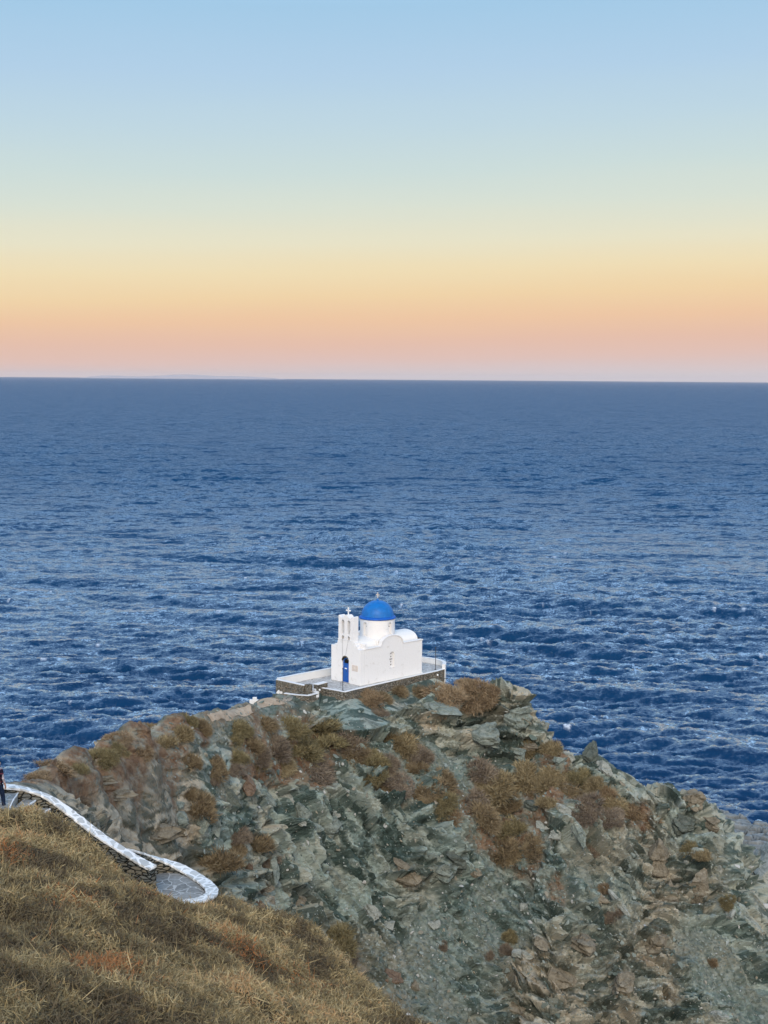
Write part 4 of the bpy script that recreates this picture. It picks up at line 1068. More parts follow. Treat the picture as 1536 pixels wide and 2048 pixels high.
# white painted kerb by the end of the footpath
c = zz(150, 818, Zc - .75)
t = thing('white_kerb', 'small white painted angular kerb where the footpath meets the court', 'kerb', tuple(c))
b = bmesh.new()
add_extrude(b, [(-.58, -.22), (-.02, .02), (.0, .52), (-.12, .52), (-.5, -.02)], [], lambda a, z, t_: (a, t_, z), -.05, .10); bm_obj('sloping_face', b, M_white, t, bevel=.02)
b = bmesh.new(); add_box(b, .002, .40, -.10, .14, .24, .42); bm_obj('ledge', b, M_white, t, bevel=.02)
# lamps, poles, cable
lamp_bm = bmesh.new(); add_lathe(lamp_bm, [(0, -.07), (.06, -.06), (.085, 0), (.06, .06), (0, .07)], 14); lamp_me = bpy.data.meshes.new('lamp_glass')
lamp_bm.to_mesh(lamp_me); lamp_bm.free(); lamp_me.polygons.foreach_set('use_smooth', [True] * len(lamp_me.polygons))
M_lamp = plain('white_lamp_glass', (.82, .82, .80), .3, .5)
for zx, zy, zl, lab in ((320, 733, 30.33, 'small round white lamp on the rubble wall left of the court entrance'), (459, 762, 29.96, 'small round white lamp low on the retaining wall by the court entrance'), (1363, 648, 29.72, 'small round white lamp on the curved right end of the retaining wall')):
    p = onz(520 + zx / 3.84, 1180 + zy / 3.84, zl); p = p + Vector((0, -.22, 0))
    t = thing('wall_lamp', lab, 'lamp', tuple(p), 0, 'round lamps on the court walls')
    link('globe', lamp_me, M_lamp, t)
    b = bmesh.new(); add_box(b, -.04, .04, .05, .26, -.04, .04); bm_obj('bracket', b, M_iron, t)
def pole(zx, zy, h, lab):
    p = zz(zx, zy); t = thing('lamp_pole', lab, 'pole', tuple(p), 0, 'thin poles round the court')
    b = bmesh.new(); add_tube(b, [(0, 0, -.3), (0, 0, h)], .026, 8); bm_obj('shaft', b, M_iron, t)
    b = bmesh.new(); add_lathe(b, [(0, -.02), (.09, -.02), (.09, .03), (.03, .06), (0, .06)], 12); bm_obj('base_plate', b, M_iron, t)
    b = bmesh.new(); add_lathe(b, [(0, h - .02), (.05, h - .02), (.05, h + .06), (.015, h + .10), (0, h + .10)], 10); bm_obj('cap', b, M_iron, t)
pole(636, 772, 1.75, 'thin dark pole standing on the court edge in front of the blue door')
pole(1347, 612, 1.9, 'thin dark pole beside the curved right parapet of the court')
p = onz(892, 1362, 29.1) + Vector((0, -.3, 0))
t = thing('cable_loop', 'black cable loop hanging on the rock under the right end of the court', 'cable', tuple(p))
b = bmesh.new(); add_tube(b, [(.34 * math.cos(a), .05 * math.sin(3 * a), .30 * math.sin(a)) for a in [math.pi * (-1.0 + 1.7 * i / 24) for i in range(25)]], .025, 6); bm_obj('loop', b, M_iron, t)
# ================================================================== BOULDERS, LOOSE STONE, SHRUBS
def rock_material(name, dark, light, layer_col, moss=0.0):
    n = NT(name, 0.92, 0.15); pos = n.tc.outputs['Object']
    lay = n.noise(n.map(pos, (0.5, 0.9, 7.0)), 1.0, 5, .65, .7); mid = n.noise(pos, 2.1, 5, .65); fine = n.noise(pos, 9, 5, .7)
    c = n.mix(n.rng(mid, .3, .7), dark, light)
    c = n.mix(n.rng(lay, .52, .70, 0, .6), c, layer_col)
    c = n.mix(n.rng(lay, .46, .30, 0, .5), c, tuple(x * .35 for x in dark))
    c = n.mix(n.rng(fine, .35, .75, 0, .35), c, tuple(min(1, x * 1.5) for x in light))
    nb_ = n.bump(lay, .8, .09); nb_ = n.bump(fine, .8, .05, nb_)
    return n.done(c, nb_)
ROCK = {'teal': rock_material('rock_grey_green', (.086, .106, .090), (.205, .230, .198), (.31, .32, .28)),
        'dark': rock_material('rock_dark_schist', (.045, .055, .047), (.110, .125, .105), (.20, .19, .155)),
        'pale': rock_material('rock_pale', (.16, .175, .152), (.29, .30, .265), (.40, .395, .355)),
        'tan': rock_material('rock_tan', (.105, .090, .064), (.215, .188, .138), (.30, .265, .205)),
        'brown': rock_material('rock_rusty', (.085, .058, .042), (.17, .122, .085), (.24, .185, .135))}
def rock_mesh(name, seed, a, b, c, layered=0.5, cuts=15, res=16):
    """broken block: a rounded box cut by planes, with bedding ledges along its flat axis (local Z)"""
    r = np.random.default_rng(seed)
    bm = bmesh.new(); bmesh.ops.create_cube(bm, size=2.0)
    bmesh.ops.subdivide_edges(bm, edges=bm.edges[:], cuts=res, use_grid_fill=True)
    V = np.array([v.co[:] for v in bm.verts]); nrm = np.linalg.norm(V, axis=1)[:, None]
    V = V * (0.72 + 0.28 / nrm * 1.25)
    for _ in range(cuts):
        d = r.normal(size=3); d[2] *= 0.55; d /= np.linalg.norm(d); o = r.uniform(.42, .86)
        s = V @ d - o; V = np.where((s > 0)[:, None], V - d * s[:, None] * 0.97, V)
    S = np.array((a, b, c)); Q = V * S
    n0 = V / np.linalg.norm(V, axis=1)[:, None]
    k = 1.0 / max(min(a, b), .05)
    rad = np.stack([n0[:, 0], n0[:, 1], 0 * n0[:, 0]], 1)
    lv = vnoise(np.stack([Q[:, 0] * .4 * k, Q[:, 1] * .4 * k, Q[:, 2] / c * 4.5 + seed], 1), seed)
    f, g = facets(Q * k * np.array((1.1, 1.1, 2.2)) + seed, seed + 3)
    m = min(a, b)
    Q = Q + rad * (layered * m * .22 * np.sign(lv) * np.abs(lv) ** .6)[:, None] + n0 * (f * m * .16 - m * .10 * (1 - smooth(0, .12, g)))[:, None]
    for v, q in zip(bm.verts, Q): v.co = q
    me = bpy.data.meshes.new(name); bm.to_mesh(me); bm.free()
    return me
PXM = lambda d: FPX / (d * 1.02)
def boulder(px, py, w, h, ang, mat, label, name='boulder', thick=.6, seed=0, layered=.5, face=None, sink=.2, out=0.0):
    """w x h: its size in the photograph; ang: how its long axis leans, clockwise"""
    loc, nrm = hit_head(px, py)
    s = loc.y / FPX * 1.04
    a, b = w * s / 2, h * s / 2; c = thick * min(a, b)
    A = R(ang)
    if face is None: nz = Vector((.1, -.80, .55)).normalized()
    else: nz = Vector(face).normalized()
    rx = Vector((math.cos(A), 0, -math.sin(A))); rx = (rx - nz * rx.dot(nz)).normalized(); ry = nz.cross(rx)
    me = rock_mesh(name, seed + int(px), a, b, c, layered)
    o = link(name, me, ROCK[mat])
    M3 = Matrix((rx, ry, nz)).transposed()
    o.matrix_world = Matrix.Translation(loc - nrm * c * sink + Vector((0, -1, .3)) * out) @ M3.to_4x4()
    return prop(o, label, name.replace('_', ' '))
UPF = (0.12, -.25, 1.0)    # level bedding
BO = [
 (575, 1592, 74, 26, 57, 'pale', 'long pale slab leaning down to the right at the top of the green rubble', 'rock_slab', .5, .3, None),
 (497, 1573, 66, 40, 58, 'brown', 'brown slab leaning beside the long pale slab at the left of the rubble', 'rock_slab', .5, .5, None),
 (532, 1592, 70, 26, 52, 'teal', 'grey green slab leaning between the brown slab and the long pale slab', 'rock_slab', .5, .5, None),
 (462, 1592, 80, 34, 52, 'dark', 'dark slab leaning at the far left of the row of tilted slabs', 'rock_slab', .5, .5, None),
 (607, 1626, 36, 36, 10, 'teal', 'square grey block just under the foot of the long pale slab', 'boulder', .8, .3, None),
 (603, 1647, 22, 22, 0, 'pale', 'small pale block under the square grey block', 'boulder', .8, .3, None),
 (662, 1655, 62, 40, 22, 'teal', 'broad flat grey green slab jutting over a shadow in the middle of the rubble', 'rock_slab', .5, .5, UPF),
 (630, 1657, 46, 24, 30, 'teal', 'narrow grey slab wedged left of the broad flat slab', 'rock_slab', .6, .5, None),
 (668, 1628, 44, 26, 15, 'pale', 'rough pale block resting above the broad flat slab', 'boulder', .7, .5, None),
 (402, 1650, 74, 30, 66, 'teal', 'tall grey green slab left of its pair behind the terrace wall', 'rock_slab', .5, .4, None),
 (430, 1650, 82, 32, 62, 'teal', 'tall grey green slab right of its pair behind the terrace wall', 'rock_slab', .5, .4, None),
 (362, 1640, 54, 46, 10, 'teal', 'overhanging grey green ledge block at the end of the layered tan cliff', 'boulder', .9, .9, UPF),
 (357, 1610, 28, 18, 0, 'teal', 'small rounded stone sitting on the overhanging ledge block', 'boulder', .9, .4, None),
 (320, 1668, 100, 40, 14, 'tan', 'long tan ledge under the overhanging block above the path wall', 'rock_ledge', .8, 1., UPF),
 (235, 1590, 70, 24, 8, 'tan', 'thin tan ledge in the layered cliff left of the overhanging block', 'rock_ledge', .9, 1., UPF),
 (215, 1560, 60, 22, 10, 'tan', 'upper tan ledge of the layered cliff behind the path', 'rock_ledge', .9, 1., UPF),
 (498, 1738, 26, 54, 0, 'brown', 'upright brown streaked rock at the right edge of the bush behind the terrace', 'boulder', .8, .5, None),
 (548, 1752, 32, 66, -8, 'teal', 'upright grey green block with a rounded top right of the terrace', 'boulder', .8, .5, None),
 (533, 1776, 54, 28, 28, 'tan', 'tan slab with a sharp lower edge leaning on the upright grey green block', 'rock_slab', .5, .8, None),
 (520, 1812, 76, 40, 52, 'brown', 'rusty red slab sloping down beside the golden scrub', 'rock_slab', .5, .8, None),
 (596, 1800, 52, 36, 22, 'tan', 'wedge shaped tan boulder with a dark underside right of the rusty slab', 'boulder', .8, .5, None),
 (742, 1824, 60, 36, 32, 'pale', 'large pale green boulder left of its smaller neighbour above a hollow', 'boulder', .7, .5, None),
 (774, 1848, 44, 28, 15, 'pale', 'smaller pale boulder right of the large pale green boulder above a hollow', 'boulder', .7, .5, None),
 (822, 1834, 32, 30, 10, 'teal', 'round grey boulder right of the two pale boulders', 'boulder', .9, .3, None),
 (612, 1872, 18, 16, 0, 'pale', 'small pale stone lying in the dark gully above the scrub', 'boulder', .8, .3, None),
 (818, 1755, 74, 62, 8, 'tan', 'layered tan outcrop split by a crack in the middle of the cliff', 'rock_outcrop', .9, 1., UPF),
 (884, 1748, 54, 58, 20, 'teal', 'layered grey green outcrop right of the cracked tan outcrop', 'rock_outcrop', .9, 1., UPF),
 (918, 1728, 54, 40, 25, 'dark', 'dark outcrop above right of the layered grey green outcrop', 'rock_outcrop', .9, .8, UPF),
 (956, 1745, 34, 26, 28, 'tan', 'tan pointed rock at the right end of the dark outcrop', 'boulder', .8, .7, None),
 (965, 1790, 56, 18, 40, 'teal', 'thin grey slab lying downslope in the loose scree', 'rock_slab', .6, .6, None),
 (964, 1834, 48, 14, 38, 'teal', 'thin grey slab lying lower in the scree, parallel to another', 'rock_slab', .7, .6, None),
 (1050, 1812, 40, 28, 10, 'pale', 'flat grey angular block half way down the scree', 'boulder', .6, .4, None),
 (870, 1850, 28, 34, 60, 'pale', 'pale splinter standing in the scree right of the round grey boulder', 'boulder', .6, .4, None),
 (1086, 1886, 42, 30, 5, 'tan', 'pinkish tan boulder above a bare earth hollow', 'boulder', .8, .7, None),
 (1048, 1908, 46, 22, 20, 'pale', 'pale pointed rock left of the pinkish tan boulder', 'boulder', .7, .5, None),
 (1110, 1670, 40, 34, 40, 'pale', 'bright white angular boulder below the dark layered block', 'boulder', .7, .2, None),
 (1086, 1650, 40, 24, -15, 'pale', 'pale flat block directly under the dark layered block', 'boulder', .7, .5, None),
 (1062, 1612, 56, 52, 14, 'dark', 'big dark layered block with pale bands among the golden bushes', 'rock_block', 1.0, .9, UPF),
 (1122, 1618, 40, 26, 15, 'pale', 'grey boulder right of the dark layered block', 'boulder', .8, .5, None),
 (1160, 1665, 34, 60, -30, 'teal', 'leaning grey slab right of the white angular boulder', 'rock_slab', .5, .4, None),
 (1184, 1512, 46, 62, 35, 'dark', 'sharp pointed dark rock sticking up against the sea', 'rock_spike', .6, .4, None),
 (1117, 1522, 38, 28, 0, 'teal', 'upright grey block behind the golden bushes, left of a dark gap', 'boulder', .8, .6, None),
 (1140, 1512, 44, 18, 48, 'pale', 'pale slab leaning over the dark gap beside the pointed rock', 'rock_slab', .6, .5, None),
 (1208, 1535, 60, 34, 38, 'pale', 'pale broad rock sloping right from the pointed dark rock', 'boulder', .6, .3, None),
 (1064, 1592 - 98, 40, 20, 12, 'tan', 'layered tan block under the lip of the overhanging cliff', 'boulder', .9, 1., UPF),
 (1040, 1508, 50, 28, 5, 'teal', 'grey green block at the foot of the overhanging cliff', 'boulder', .9, .8, UPF),
 (1030, 1440, 70, 60, 4, 'teal', 'huge layered block forming the overhanging lip of the cliff', 'rock_outcrop', .9, 1., UPF),
 (960, 1470, 90, 46, 6, 'teal', 'jointed grey green outcrop left of the overhanging lip', 'rock_outcrop', .9, 1., UPF),
 (880, 1415, 80, 26, 6, 'teal', 'flat grey ledge under the rusty bushes near the chapel', 'rock_ledge', .9, .9, UPF),
 (1318, 1722, 62, 88, 12, 'tan', 'stout tan column of thin layers standing left of the dark hollow', 'rock_pillar', .9, 1., UPF),
 (1338, 1795, 52, 66, 8, 'tan', 'tan column foot under the stout layered column', 'rock_pillar', .9, 1., UPF),
 (1397, 1782, 54, 96, 10, 'tan', 'tall tan layered column with a dark hollow at its foot', 'rock_pillar', .9, 1., UPF),
 (1372, 1724, 18, 24, 0, 'pale', 'small white stone perched on top of the tall tan column', 'boulder', .8, .3, None),
 (1440, 1738, 18, 24, 25, 'pale', 'pale oval stone right of the tall tan column', 'boulder', .8, .3, None),
 (1460, 1832, 28, 28, 15, 'pale', 'pale round boulder on the loose stone right of the columns', 'boulder', .8, .3, None),
 (1243, 1812, 76, 20, 68, 'pale', 'thin pale slab standing upright on the scree', 'rock_slab', .5, .2, None),
 (1200, 1797, 56, 30, 32, 'tan', 'tan slab lying left of the thin upright slab', 'rock_slab', .6, .8, None),
 (1315, 1885, 78, 66, 15, 'tan', 'broad tan outcrop below the columns', 'rock_outcrop', .8, .8, UPF),
 (1165, 1886, 78, 38, 6, 'tan', 'low layered outcrop with a pale crest left of the broad tan outcrop', 'rock_outcrop', .9, 1., UPF),
 (1130, 1960, 80, 70, 30, 'tan', 'large tan slab face at the bottom of the cliff', 'rock_outcrop', .5, .9, None),
 (1245, 1980, 60, 60, 0, 'tan', 'blocky tan outcrop at the bottom right of the large tan slab face', 'rock_outcrop', .9, 1., UPF),
 (1040, 2020, 90, 50, 0, 'tan', 'wide tan ledge along the bottom edge of the photo', 'rock_outcrop', .9, 1., UPF),
 (1362, 1650, 66, 40, 25, 'dark', 'dark thinly layered rock above the tan columns', 'rock_outcrop', .9, 1., (.4, -.4, .8)),
 (1384, 1603, 56, 62, 25, 'tan', 'smooth brownish crag at the right end of the skyline', 'rock_outcrop', .8, .5, None),
 (1425, 1650, 44, 34, 25, 'tan', 'tan ledge dropping from the crag towards the sea', 'rock_ledge', .8, .8, UPF),
 (1440, 2034, 50, 34, 10, 'pale', 'pale boulder at the foot of the slope near the bottom right corner', 'boulder', .8, .3, None),
 (724, 1956, 74, 58, 55, 'tan', 'big tan slab standing above the end of the scrub', 'rock_slab', .5, .3, None),
 (786, 1952, 60, 36, 40, 'brown', 'orange brown slab right of the big tan slab', 'rock_slab', .5, .5, None),
 (830, 1975, 34, 24, 35, 'tan', 'small tan block right of the orange brown slab', 'boulder', .8, .5, None),
]
for q in BO:
    px, py, w, h, ang, mat, lab, nm, th, ly, fc = q
    hh = h
    if fc is not None:          # level-bedded blocks: the photo's height is their thickness
        o = boulder(px, py, w, w * .8, ang if abs(ang) > 12 else ang * .5, mat, lab, nm, h / (w * .8), 1, ly, fc, .1)
    else:
        o = boulder(px, py, w, h, ang, mat, lab, nm, th, 1, ly, fc, .15)

# ---- loose stone, past counting
def chip_templates(n=14):
    out = []
    for s in range(n):
        r = np.random.default_rng(500 + s); bm = bmesh.new()
        for p in r.normal(size=(11, 3)):
            p = p / np.linalg.norm(p) * r.uniform(.75, 1.0); bm.verts.new((p[0] * 1.25, p[1] * .85, p[2] * .42))
        res = bmesh.ops.convex_hull(bm, input=bm.verts[:]); bmesh.ops.delete(bm, geom=[v for v in bm.verts if not v.link_faces], context='VERTS')
        bmesh.ops.triangulate(bm, faces=bm.faces[:]); bm.verts.index_update()
        out.append((np.array([v.co[:] for v in bm.verts]), np.array([[v.index for v in f.verts] for f in bm.faces]))); bm.free()
    return out
CHIPS = chip_templates()
def build_rubble():
    r = np.random.default_rng(77); N = 15000
    px = r.uniform(330, 1540, N); py = r.uniform(1400, 2060, N)
    Vs, Fs, Ts, Hs = [], [], [], []; off = 0
    sc = np.array([0.0]); 
    for a, b in zip(px, py):
        rr = ray(a, b).normalized(); loc, nrm, idx, dist = head_bvh.ray_cast(Vector((0, 0, H)) + rr * 50, rr)
        if loc is None: continue
        z = zones(np.array([loc[:]]))[0] if False else None
        dens = RUB(loc.x, loc.y)
        if r.random() > dens: continue
        big = r.random() < .05
        s = 0.035 + 0.05 * r.random() + 0.12 * r.random() ** 5 + (0.16 * r.random() + .08 if big else 0)
        T, Fc = CHIPS[r.integers(len(CHIPS))]
        nz = (np.array(nrm[:]) * .9 + r.normal(size=3) * .45 + np.array((.25, 0, .25))); nz /= np.linalg.norm(nz)
        xx = np.array((.62, -.35, -.62)) + r.normal(size=3) * .55; xx -= nz * (xx @ nz); xx /= np.linalg.norm(xx); yy = np.cross(nz, xx)
        V = (T * s) @ np.stack([xx, yy, nz]) + np.array(loc[:]) + nz * s * .15
        Vs.append(V); Fs.append(Fc + off); off += len(V)
        t = r.random(); Ts.append(np.full(len(V), t)); Hs.append(np.full(len(V), r.random()))
    me = np_mesh('rubble', np.concatenate(Vs), np.concatenate(Fs), False)
    attr(me, 'shade', np.concatenate(Ts)); attr(me, 'warm', np.concatenate(Hs))
    n = NT('rubble_stone', .92, .15); pos = n.geo.outputs['Position']
    c = n.mix(n.attr('shade'), (.09, .122, .106), (.29, .325, .295))
    c = n.mix(n.rng(n.attr('shade'), .90, .97), c, (.44, .44, .41))
    c = n.mix(n.rng(n.attr('warm'), .82, .98, 0, .7), c, (.27, .215, .145))
    c = n.mix(n.rng(n.noise(pos, 12, 4, .7), .3, .7, 0, .4), c, n.mix(.5, c, (.04, .05, .045)))
    return prop(link('rubble', me, n.done(c, n.bump(n.noise(pos, 20, 4, .7), .6, .02))), 'loose broken schist strewn over the cliff and its scree runs', 'rubble', kind='stuff')
_rg = zones(np.array([(x, y, head_f(x, y)) for x in np.arange(-30, 46, 1.0) for y in np.arange(58, 130, 1.0)]))[:, 2].reshape(76, 72)
def RUB(x, y):
    i = min(max(int(round(x + 30)), 0), 75); j = min(max(int(round(y - 58)), 0), 71)
    return .30 + .70 * _rg[i, j]
rubble = build_rubble()

# ---- shrubs: dry cushions of twigs, each one a thing
def shrub_mesh(name, seed, n=4600, flat=.72):
    r = np.random.default_rng(seed)
    # a few lobes make the outline uneven
    lob = [(0, 0, .0, .72)] + [(r.uniform(-.45, .45), r.uniform(-.45, .45), r.uniform(-.1, .12), r.uniform(.36, .6)) for _ in range(5)]
    pick = r.integers(0, len(lob), n); L = np.array(lob)[pick]
    d = r.normal(size=(n, 3)); d[:, 2] = np.abs(d[:, 2]) * .9 - .12; d /= np.linalg.norm(d, axis=1)[:, None]
    rad = L[:, 3] * (.35 + .6 * r.random(n) ** .6)
    base = np.stack([L[:, 0] + d[:, 0] * rad, L[:, 1] + d[:, 1] * rad, np.maximum(L[:, 2] + d[:, 2] * rad * 1.0, -.05)], 1)
    base[:, 2] *= flat * 1.3
    f = fbm(base * 2.6 + seed, 2, seed)
    keep = f > -.55; base, d = base[keep], d[keep]; f = f[keep]; k = len(base)
    hue = np.clip(.5 + .45 * f + r.normal(size=k) * .20, 0, 1)
    d = d + np.array((0, 0, .45))
    return twig_mesh(name, base, d, r.uniform(.14, .34, k), r.uniform(.018, .034, k), hue, .5, seed + 1)
KIND = {'olive': [(.050, .044, .024), (.115, .098, .050), (.180, .155, .080), (.28, .235, .125)],
        'brown': [(.045, .034, .026), (.110, .078, .050), (.185, .138, .085), (.27, .21, .125)],
        'purple': [(.050, .040, .040), (.105, .082, .075), (.165, .132, .112), (.24, .195, .150)],
        'gold': [(.064, .047, .027), (.150, .114, .064), (.240, .190, .108), (.34, .280, .165)],
        'rust': [(.058, .038, .026), (.132, .086, .056), (.212, .148, .094), (.30, .222, .142)]}
SH = {k: [shrub_mesh('dry_shrub', 900 + 10 * i + j) for j in range(3)] for i, k in enumerate(KIND)}
for k, l in SH.items():
    m = scrub_material('twigs_' + k, KIND[k])
    for me in l: me.materials.append(m)
S = [
 (378, 1436, 34, 30, 'olive', 'olive bush on the skyline where the footpath first shows'),
 (405, 1448, 40, 34, 'brown', 'brown bush just right of the olive skyline bush'),
 (370, 1462, 40, 36, 'gold', 'straw coloured bush below the olive skyline bush'),
 (385, 1515, 36, 40, 'brown', 'tall brown bush left of the bare green crag'),
 (326, 1478, 46, 32, 'gold', 'golden tussock alone on the left slope under the ridge'),
 (206, 1508, 48, 32, 'olive', 'olive bush half way along the left ridge slope'),
 (232, 1492, 40, 24, 'olive', 'olive brown bush above right of the left slope olive bush'),
 (160, 1530, 34, 15, 'olive', 'small olive bush on the ridge above the path wall'),
 (170, 1597, 28, 16, 'purple', 'dark tuft alone on the pale rock above the path wall'),
 (285, 1500, 44, 22, 'rust', 'rusty bush on the left slope between two olive bushes and a crag'),
 (300, 1450, 52, 11, 'brown', 'long low brown bush on the skyline left of the footpath'),
 (240, 1474, 50, 11, 'rust', 'low rusty bush on the skyline of the left ridge'),
 (120, 1533, 60, 10, 'rust', 'red brown patch of scrub low on the left skyline'),
 (78, 1551, 44, 9, 'rust', 'red brown scrub nearest the walker on the skyline'),
 (483, 1450, 46, 34, 'olive', 'dark olive bush right under the bend of the footpath'),
 (532, 1440, 48, 30, 'brown', 'brown bush below the upper footpath'),
 (468, 1470, 36, 28, 'olive', 'small olive bush left of the green crag below the footpath'),
 (503, 1480, 46, 36, 'brown', 'brown bush in the hollow left of the big olive thicket'),
 (585, 1450, 54, 34, 'olive', 'olive bush at the top of the big thicket under the court'),
 (642, 1442, 74, 44, 'olive', 'largest olive bush at the top right of the big thicket'),
 (650, 1472, 64, 38, 'olive', 'olive bush under the largest one in the big thicket'),
 (602, 1488, 84, 48, 'olive', 'broad olive bush in the middle of the big thicket'),
 (556, 1490, 58, 44, 'purple', 'purplish bush left of the broad olive bush in the thicket'),
 (520, 1505, 46, 34, 'purple', 'purplish bush at the lower left of the big thicket'),
 (473, 1505, 42, 26, 'olive', 'olive bush at the left end of the red soil strip'),
 (430, 1527, 50, 28, 'brown', 'low brown bush below left of the red soil strip'),
 (460, 1537, 46, 22, 'purple', 'purple grey bush at the left tip of the red soil'),
 (520, 1522, 34, 18, 'gold', 'golden tuft growing on the red soil'),
 (572, 1528, 48, 18, 'gold', 'golden tuft in the middle of the red soil strip'),
 (627, 1530, 74, 24, 'purple', 'long low purplish bush on the lower edge of the red soil'),
 (700, 1472, 66, 46, 'purple', 'large purple brown bush right of the thicket across the stony gully'),
 (712, 1502, 54, 36, 'brown', 'brown bush just below the large purple brown bush'),
 (746, 1508, 52, 34, 'olive', 'olive topped bush right of the stony gully'),
 (735, 1548, 60, 34, 'olive', 'mustard bush at the left end of the lower bush band'),
 (768, 1556, 54, 30, 'brown', 'brown bush inside the lower bush band'),
 (804, 1562, 56, 26, 'purple', 'purplish bush in the middle of the lower bush band'),
 (850, 1574, 56, 24, 'brown', 'brown bush at the right end of the lower bush band'),
 (777, 1520, 38, 30, 'purple', 'purple grey bush above the lower bush band'),
 (402, 1598, 62, 50, 'brown', 'dark brown bush hanging over the tilted slabs'),
 (375, 1580, 40, 30, 'brown', 'brown bush behind the dark brown bush over the slabs'),
 (425, 1556, 28, 12, 'purple', 'tiny dark tuft on bare scree above the slabs'),
 (735, 1396, 44, 20, 'rust', 'rusty bush at the left foot of the retaining wall'),
 (764, 1388, 44, 22, 'brown', 'brown bush against the retaining wall below the chapel window'),
 (796, 1376, 42, 24, 'brown', 'tawny bush rising highest against the retaining wall'),
 (840, 1378, 40, 22, 'brown', 'round brown bush alone near the right end of the retaining wall'),
 (893, 1394, 64, 26, 'rust', 'rusty bush at the left of the plateau clump right of the chapel'),
 (935, 1386, 62, 32, 'rust', 'red brown bush in the middle of the plateau clump'),
 (966, 1392, 46, 28, 'rust', 'red brown bush at the right of the plateau clump'),
 (930, 1361, 34, 14, 'rust', 'small rusty bush on the skyline behind the plateau clump'),
 (992, 1379, 16, 10, 'rust', 'tiny tuft at the edge of the plateau against the sea'),
 (760, 1420, 40, 18, 'purple', 'grey twiggy bush on the rock below the retaining wall'),
 (806, 1480, 62, 44, 'gold', 'big golden bush at the head of the scree run'),
 (836, 1502, 46, 34, 'purple', 'purple bush joined to the big golden bush beside the scree run'),
 (833, 1527, 48, 32, 'brown', 'brown bush left of the scree run'),
 (886, 1553, 54, 38, 'brown', 'round brown bush at the foot of the scree run'),
 (960, 1530, 64, 42, 'purple', 'large purple brown bush under the overhanging cliff'),
 (985, 1562, 74, 50, 'gold', 'large golden bush below the purple brown one under the cliff'),
 (1012, 1597, 48, 32, 'brown', 'brown bush left of the dark layered block'),
 (880, 1602, 54, 32, 'olive', 'olive brown bush above the green rubble'),
 (900, 1632, 48, 28, 'rust', 'rusty bush low on the green rubble'),
 (948, 1594, 58, 28, 'purple', 'purple bush with red soil round it left of the bush slope'),
 (975, 1626, 64, 34, 'brown', 'brown bush in the middle of the bush slope below the cliff'),
 (1012, 1648, 58, 36, 'olive', 'mustard bush directly below the dark layered block at its left'),
 (1057, 1490, 34, 40, 'gold', 'golden bush tucked against the right side of the overhanging cliff'),
 (1102, 1498, 40, 30, 'gold', 'golden bush on the skyline right of the overhanging cliff'),
 (1051, 1548, 58, 36, 'gold', 'golden bush at the top left of the right hand bush group'),
 (1088, 1570, 54, 32, 'gold', 'golden bush above the dark layered block'),
 (1112, 1552, 48, 30, 'gold', 'golden bush in the middle top of the right hand bush group'),
 (1140, 1572, 52, 36, 'brown', 'brown bush in the centre of the right hand bush group'),
 (1156, 1546, 42, 26, 'olive', 'olive bush behind the right hand bush group near the pointed rock'),
 (1186, 1566, 44, 28, 'gold', 'tawny bush right of the olive bush near the pointed rock'),
 (1206, 1586, 44, 26, 'rust', 'orange bush in the upper right of the right hand bush group'),
 (1100, 1602, 40, 26, 'gold', 'straw bush just right of the dark layered block'),
 (1172, 1612, 58, 36, 'purple', 'purple bush in the lower middle of the right hand bush group'),
 (1226, 1606, 48, 26, 'gold', 'golden bush right of the lilac twigs'),
 (1246, 1614, 46, 30, 'rust', 'orange brown bush left of the last one on the right slope'),
 (1276, 1626, 58, 34, 'rust', 'last orange bush at the right end of the bush group'),
 (1215, 1626, 54, 22, 'purple', 'lilac grey leafless bush at the bottom of the right hand bush group'),
 (1185, 1697, 44, 34, 'purple', 'purple brown bush alone below the right hand bush group'),
 (1008, 1690, 66, 54, 'brown', 'big round brown bush above the scree in the middle of the cliff'),
 (1070, 1692, 44, 32, 'brown', 'brown bush right of the big round brown one'),
 (1378, 1690, 36, 24, 'olive', 'yellow green bush on the ledge above the tall tan column'),
 (1404, 1706, 34, 20, 'gold', 'golden tuft right of the yellow green bush'),
 (440, 1708, 76, 60, 'brown', 'large brown bush behind the curve of the terrace wall'),
 (474, 1692, 38, 40, 'brown', 'brown bush at the upper right of the one behind the terrace'),
 (520, 1678, 56, 46, 'brown', 'brown bush on the rubble right of the tall slabs'),
 (480, 1662, 44, 26, 'purple', 'purple bush left of the brown one on the rubble'),
 (540, 1716, 34, 16, 'purple', 'small dark bush above the upright grey green block'),
 (676, 1874, 60, 52, 'olive', 'olive grey bush in the gully above the end of the scrub'),
 (692, 1902, 56, 36, 'purple', 'purple bush under the olive grey one in the gully'),
 (1021, 1868, 26, 26, 'olive', 'small mustard tuft alone in the scree'),
 (1010, 1898, 24, 20, 'purple', 'small dark tuft under the mustard one in the scree'),
 (975, 1908, 20, 16, 'purple', 'small dark tuft left of the pale pointed rock'),
 (886, 1890, 18, 14, 'purple', 'tiny dark tuft low in the green scree'),
 (1452, 1798, 28, 28, 'olive', 'round olive tuft right of the tall tan column'),
 (1426, 1916, 18, 32, 'rust', 'narrow reddish tuft in the dark gully at the right'),
 (1225, 1826, 32, 30, 'purple', 'dark bush at the foot of the thin upright slab'),
 (1210, 1772, 26, 18, 'rust', 'reddish tuft above the tan slab on the scree'),
]
rs = random.Random(3)
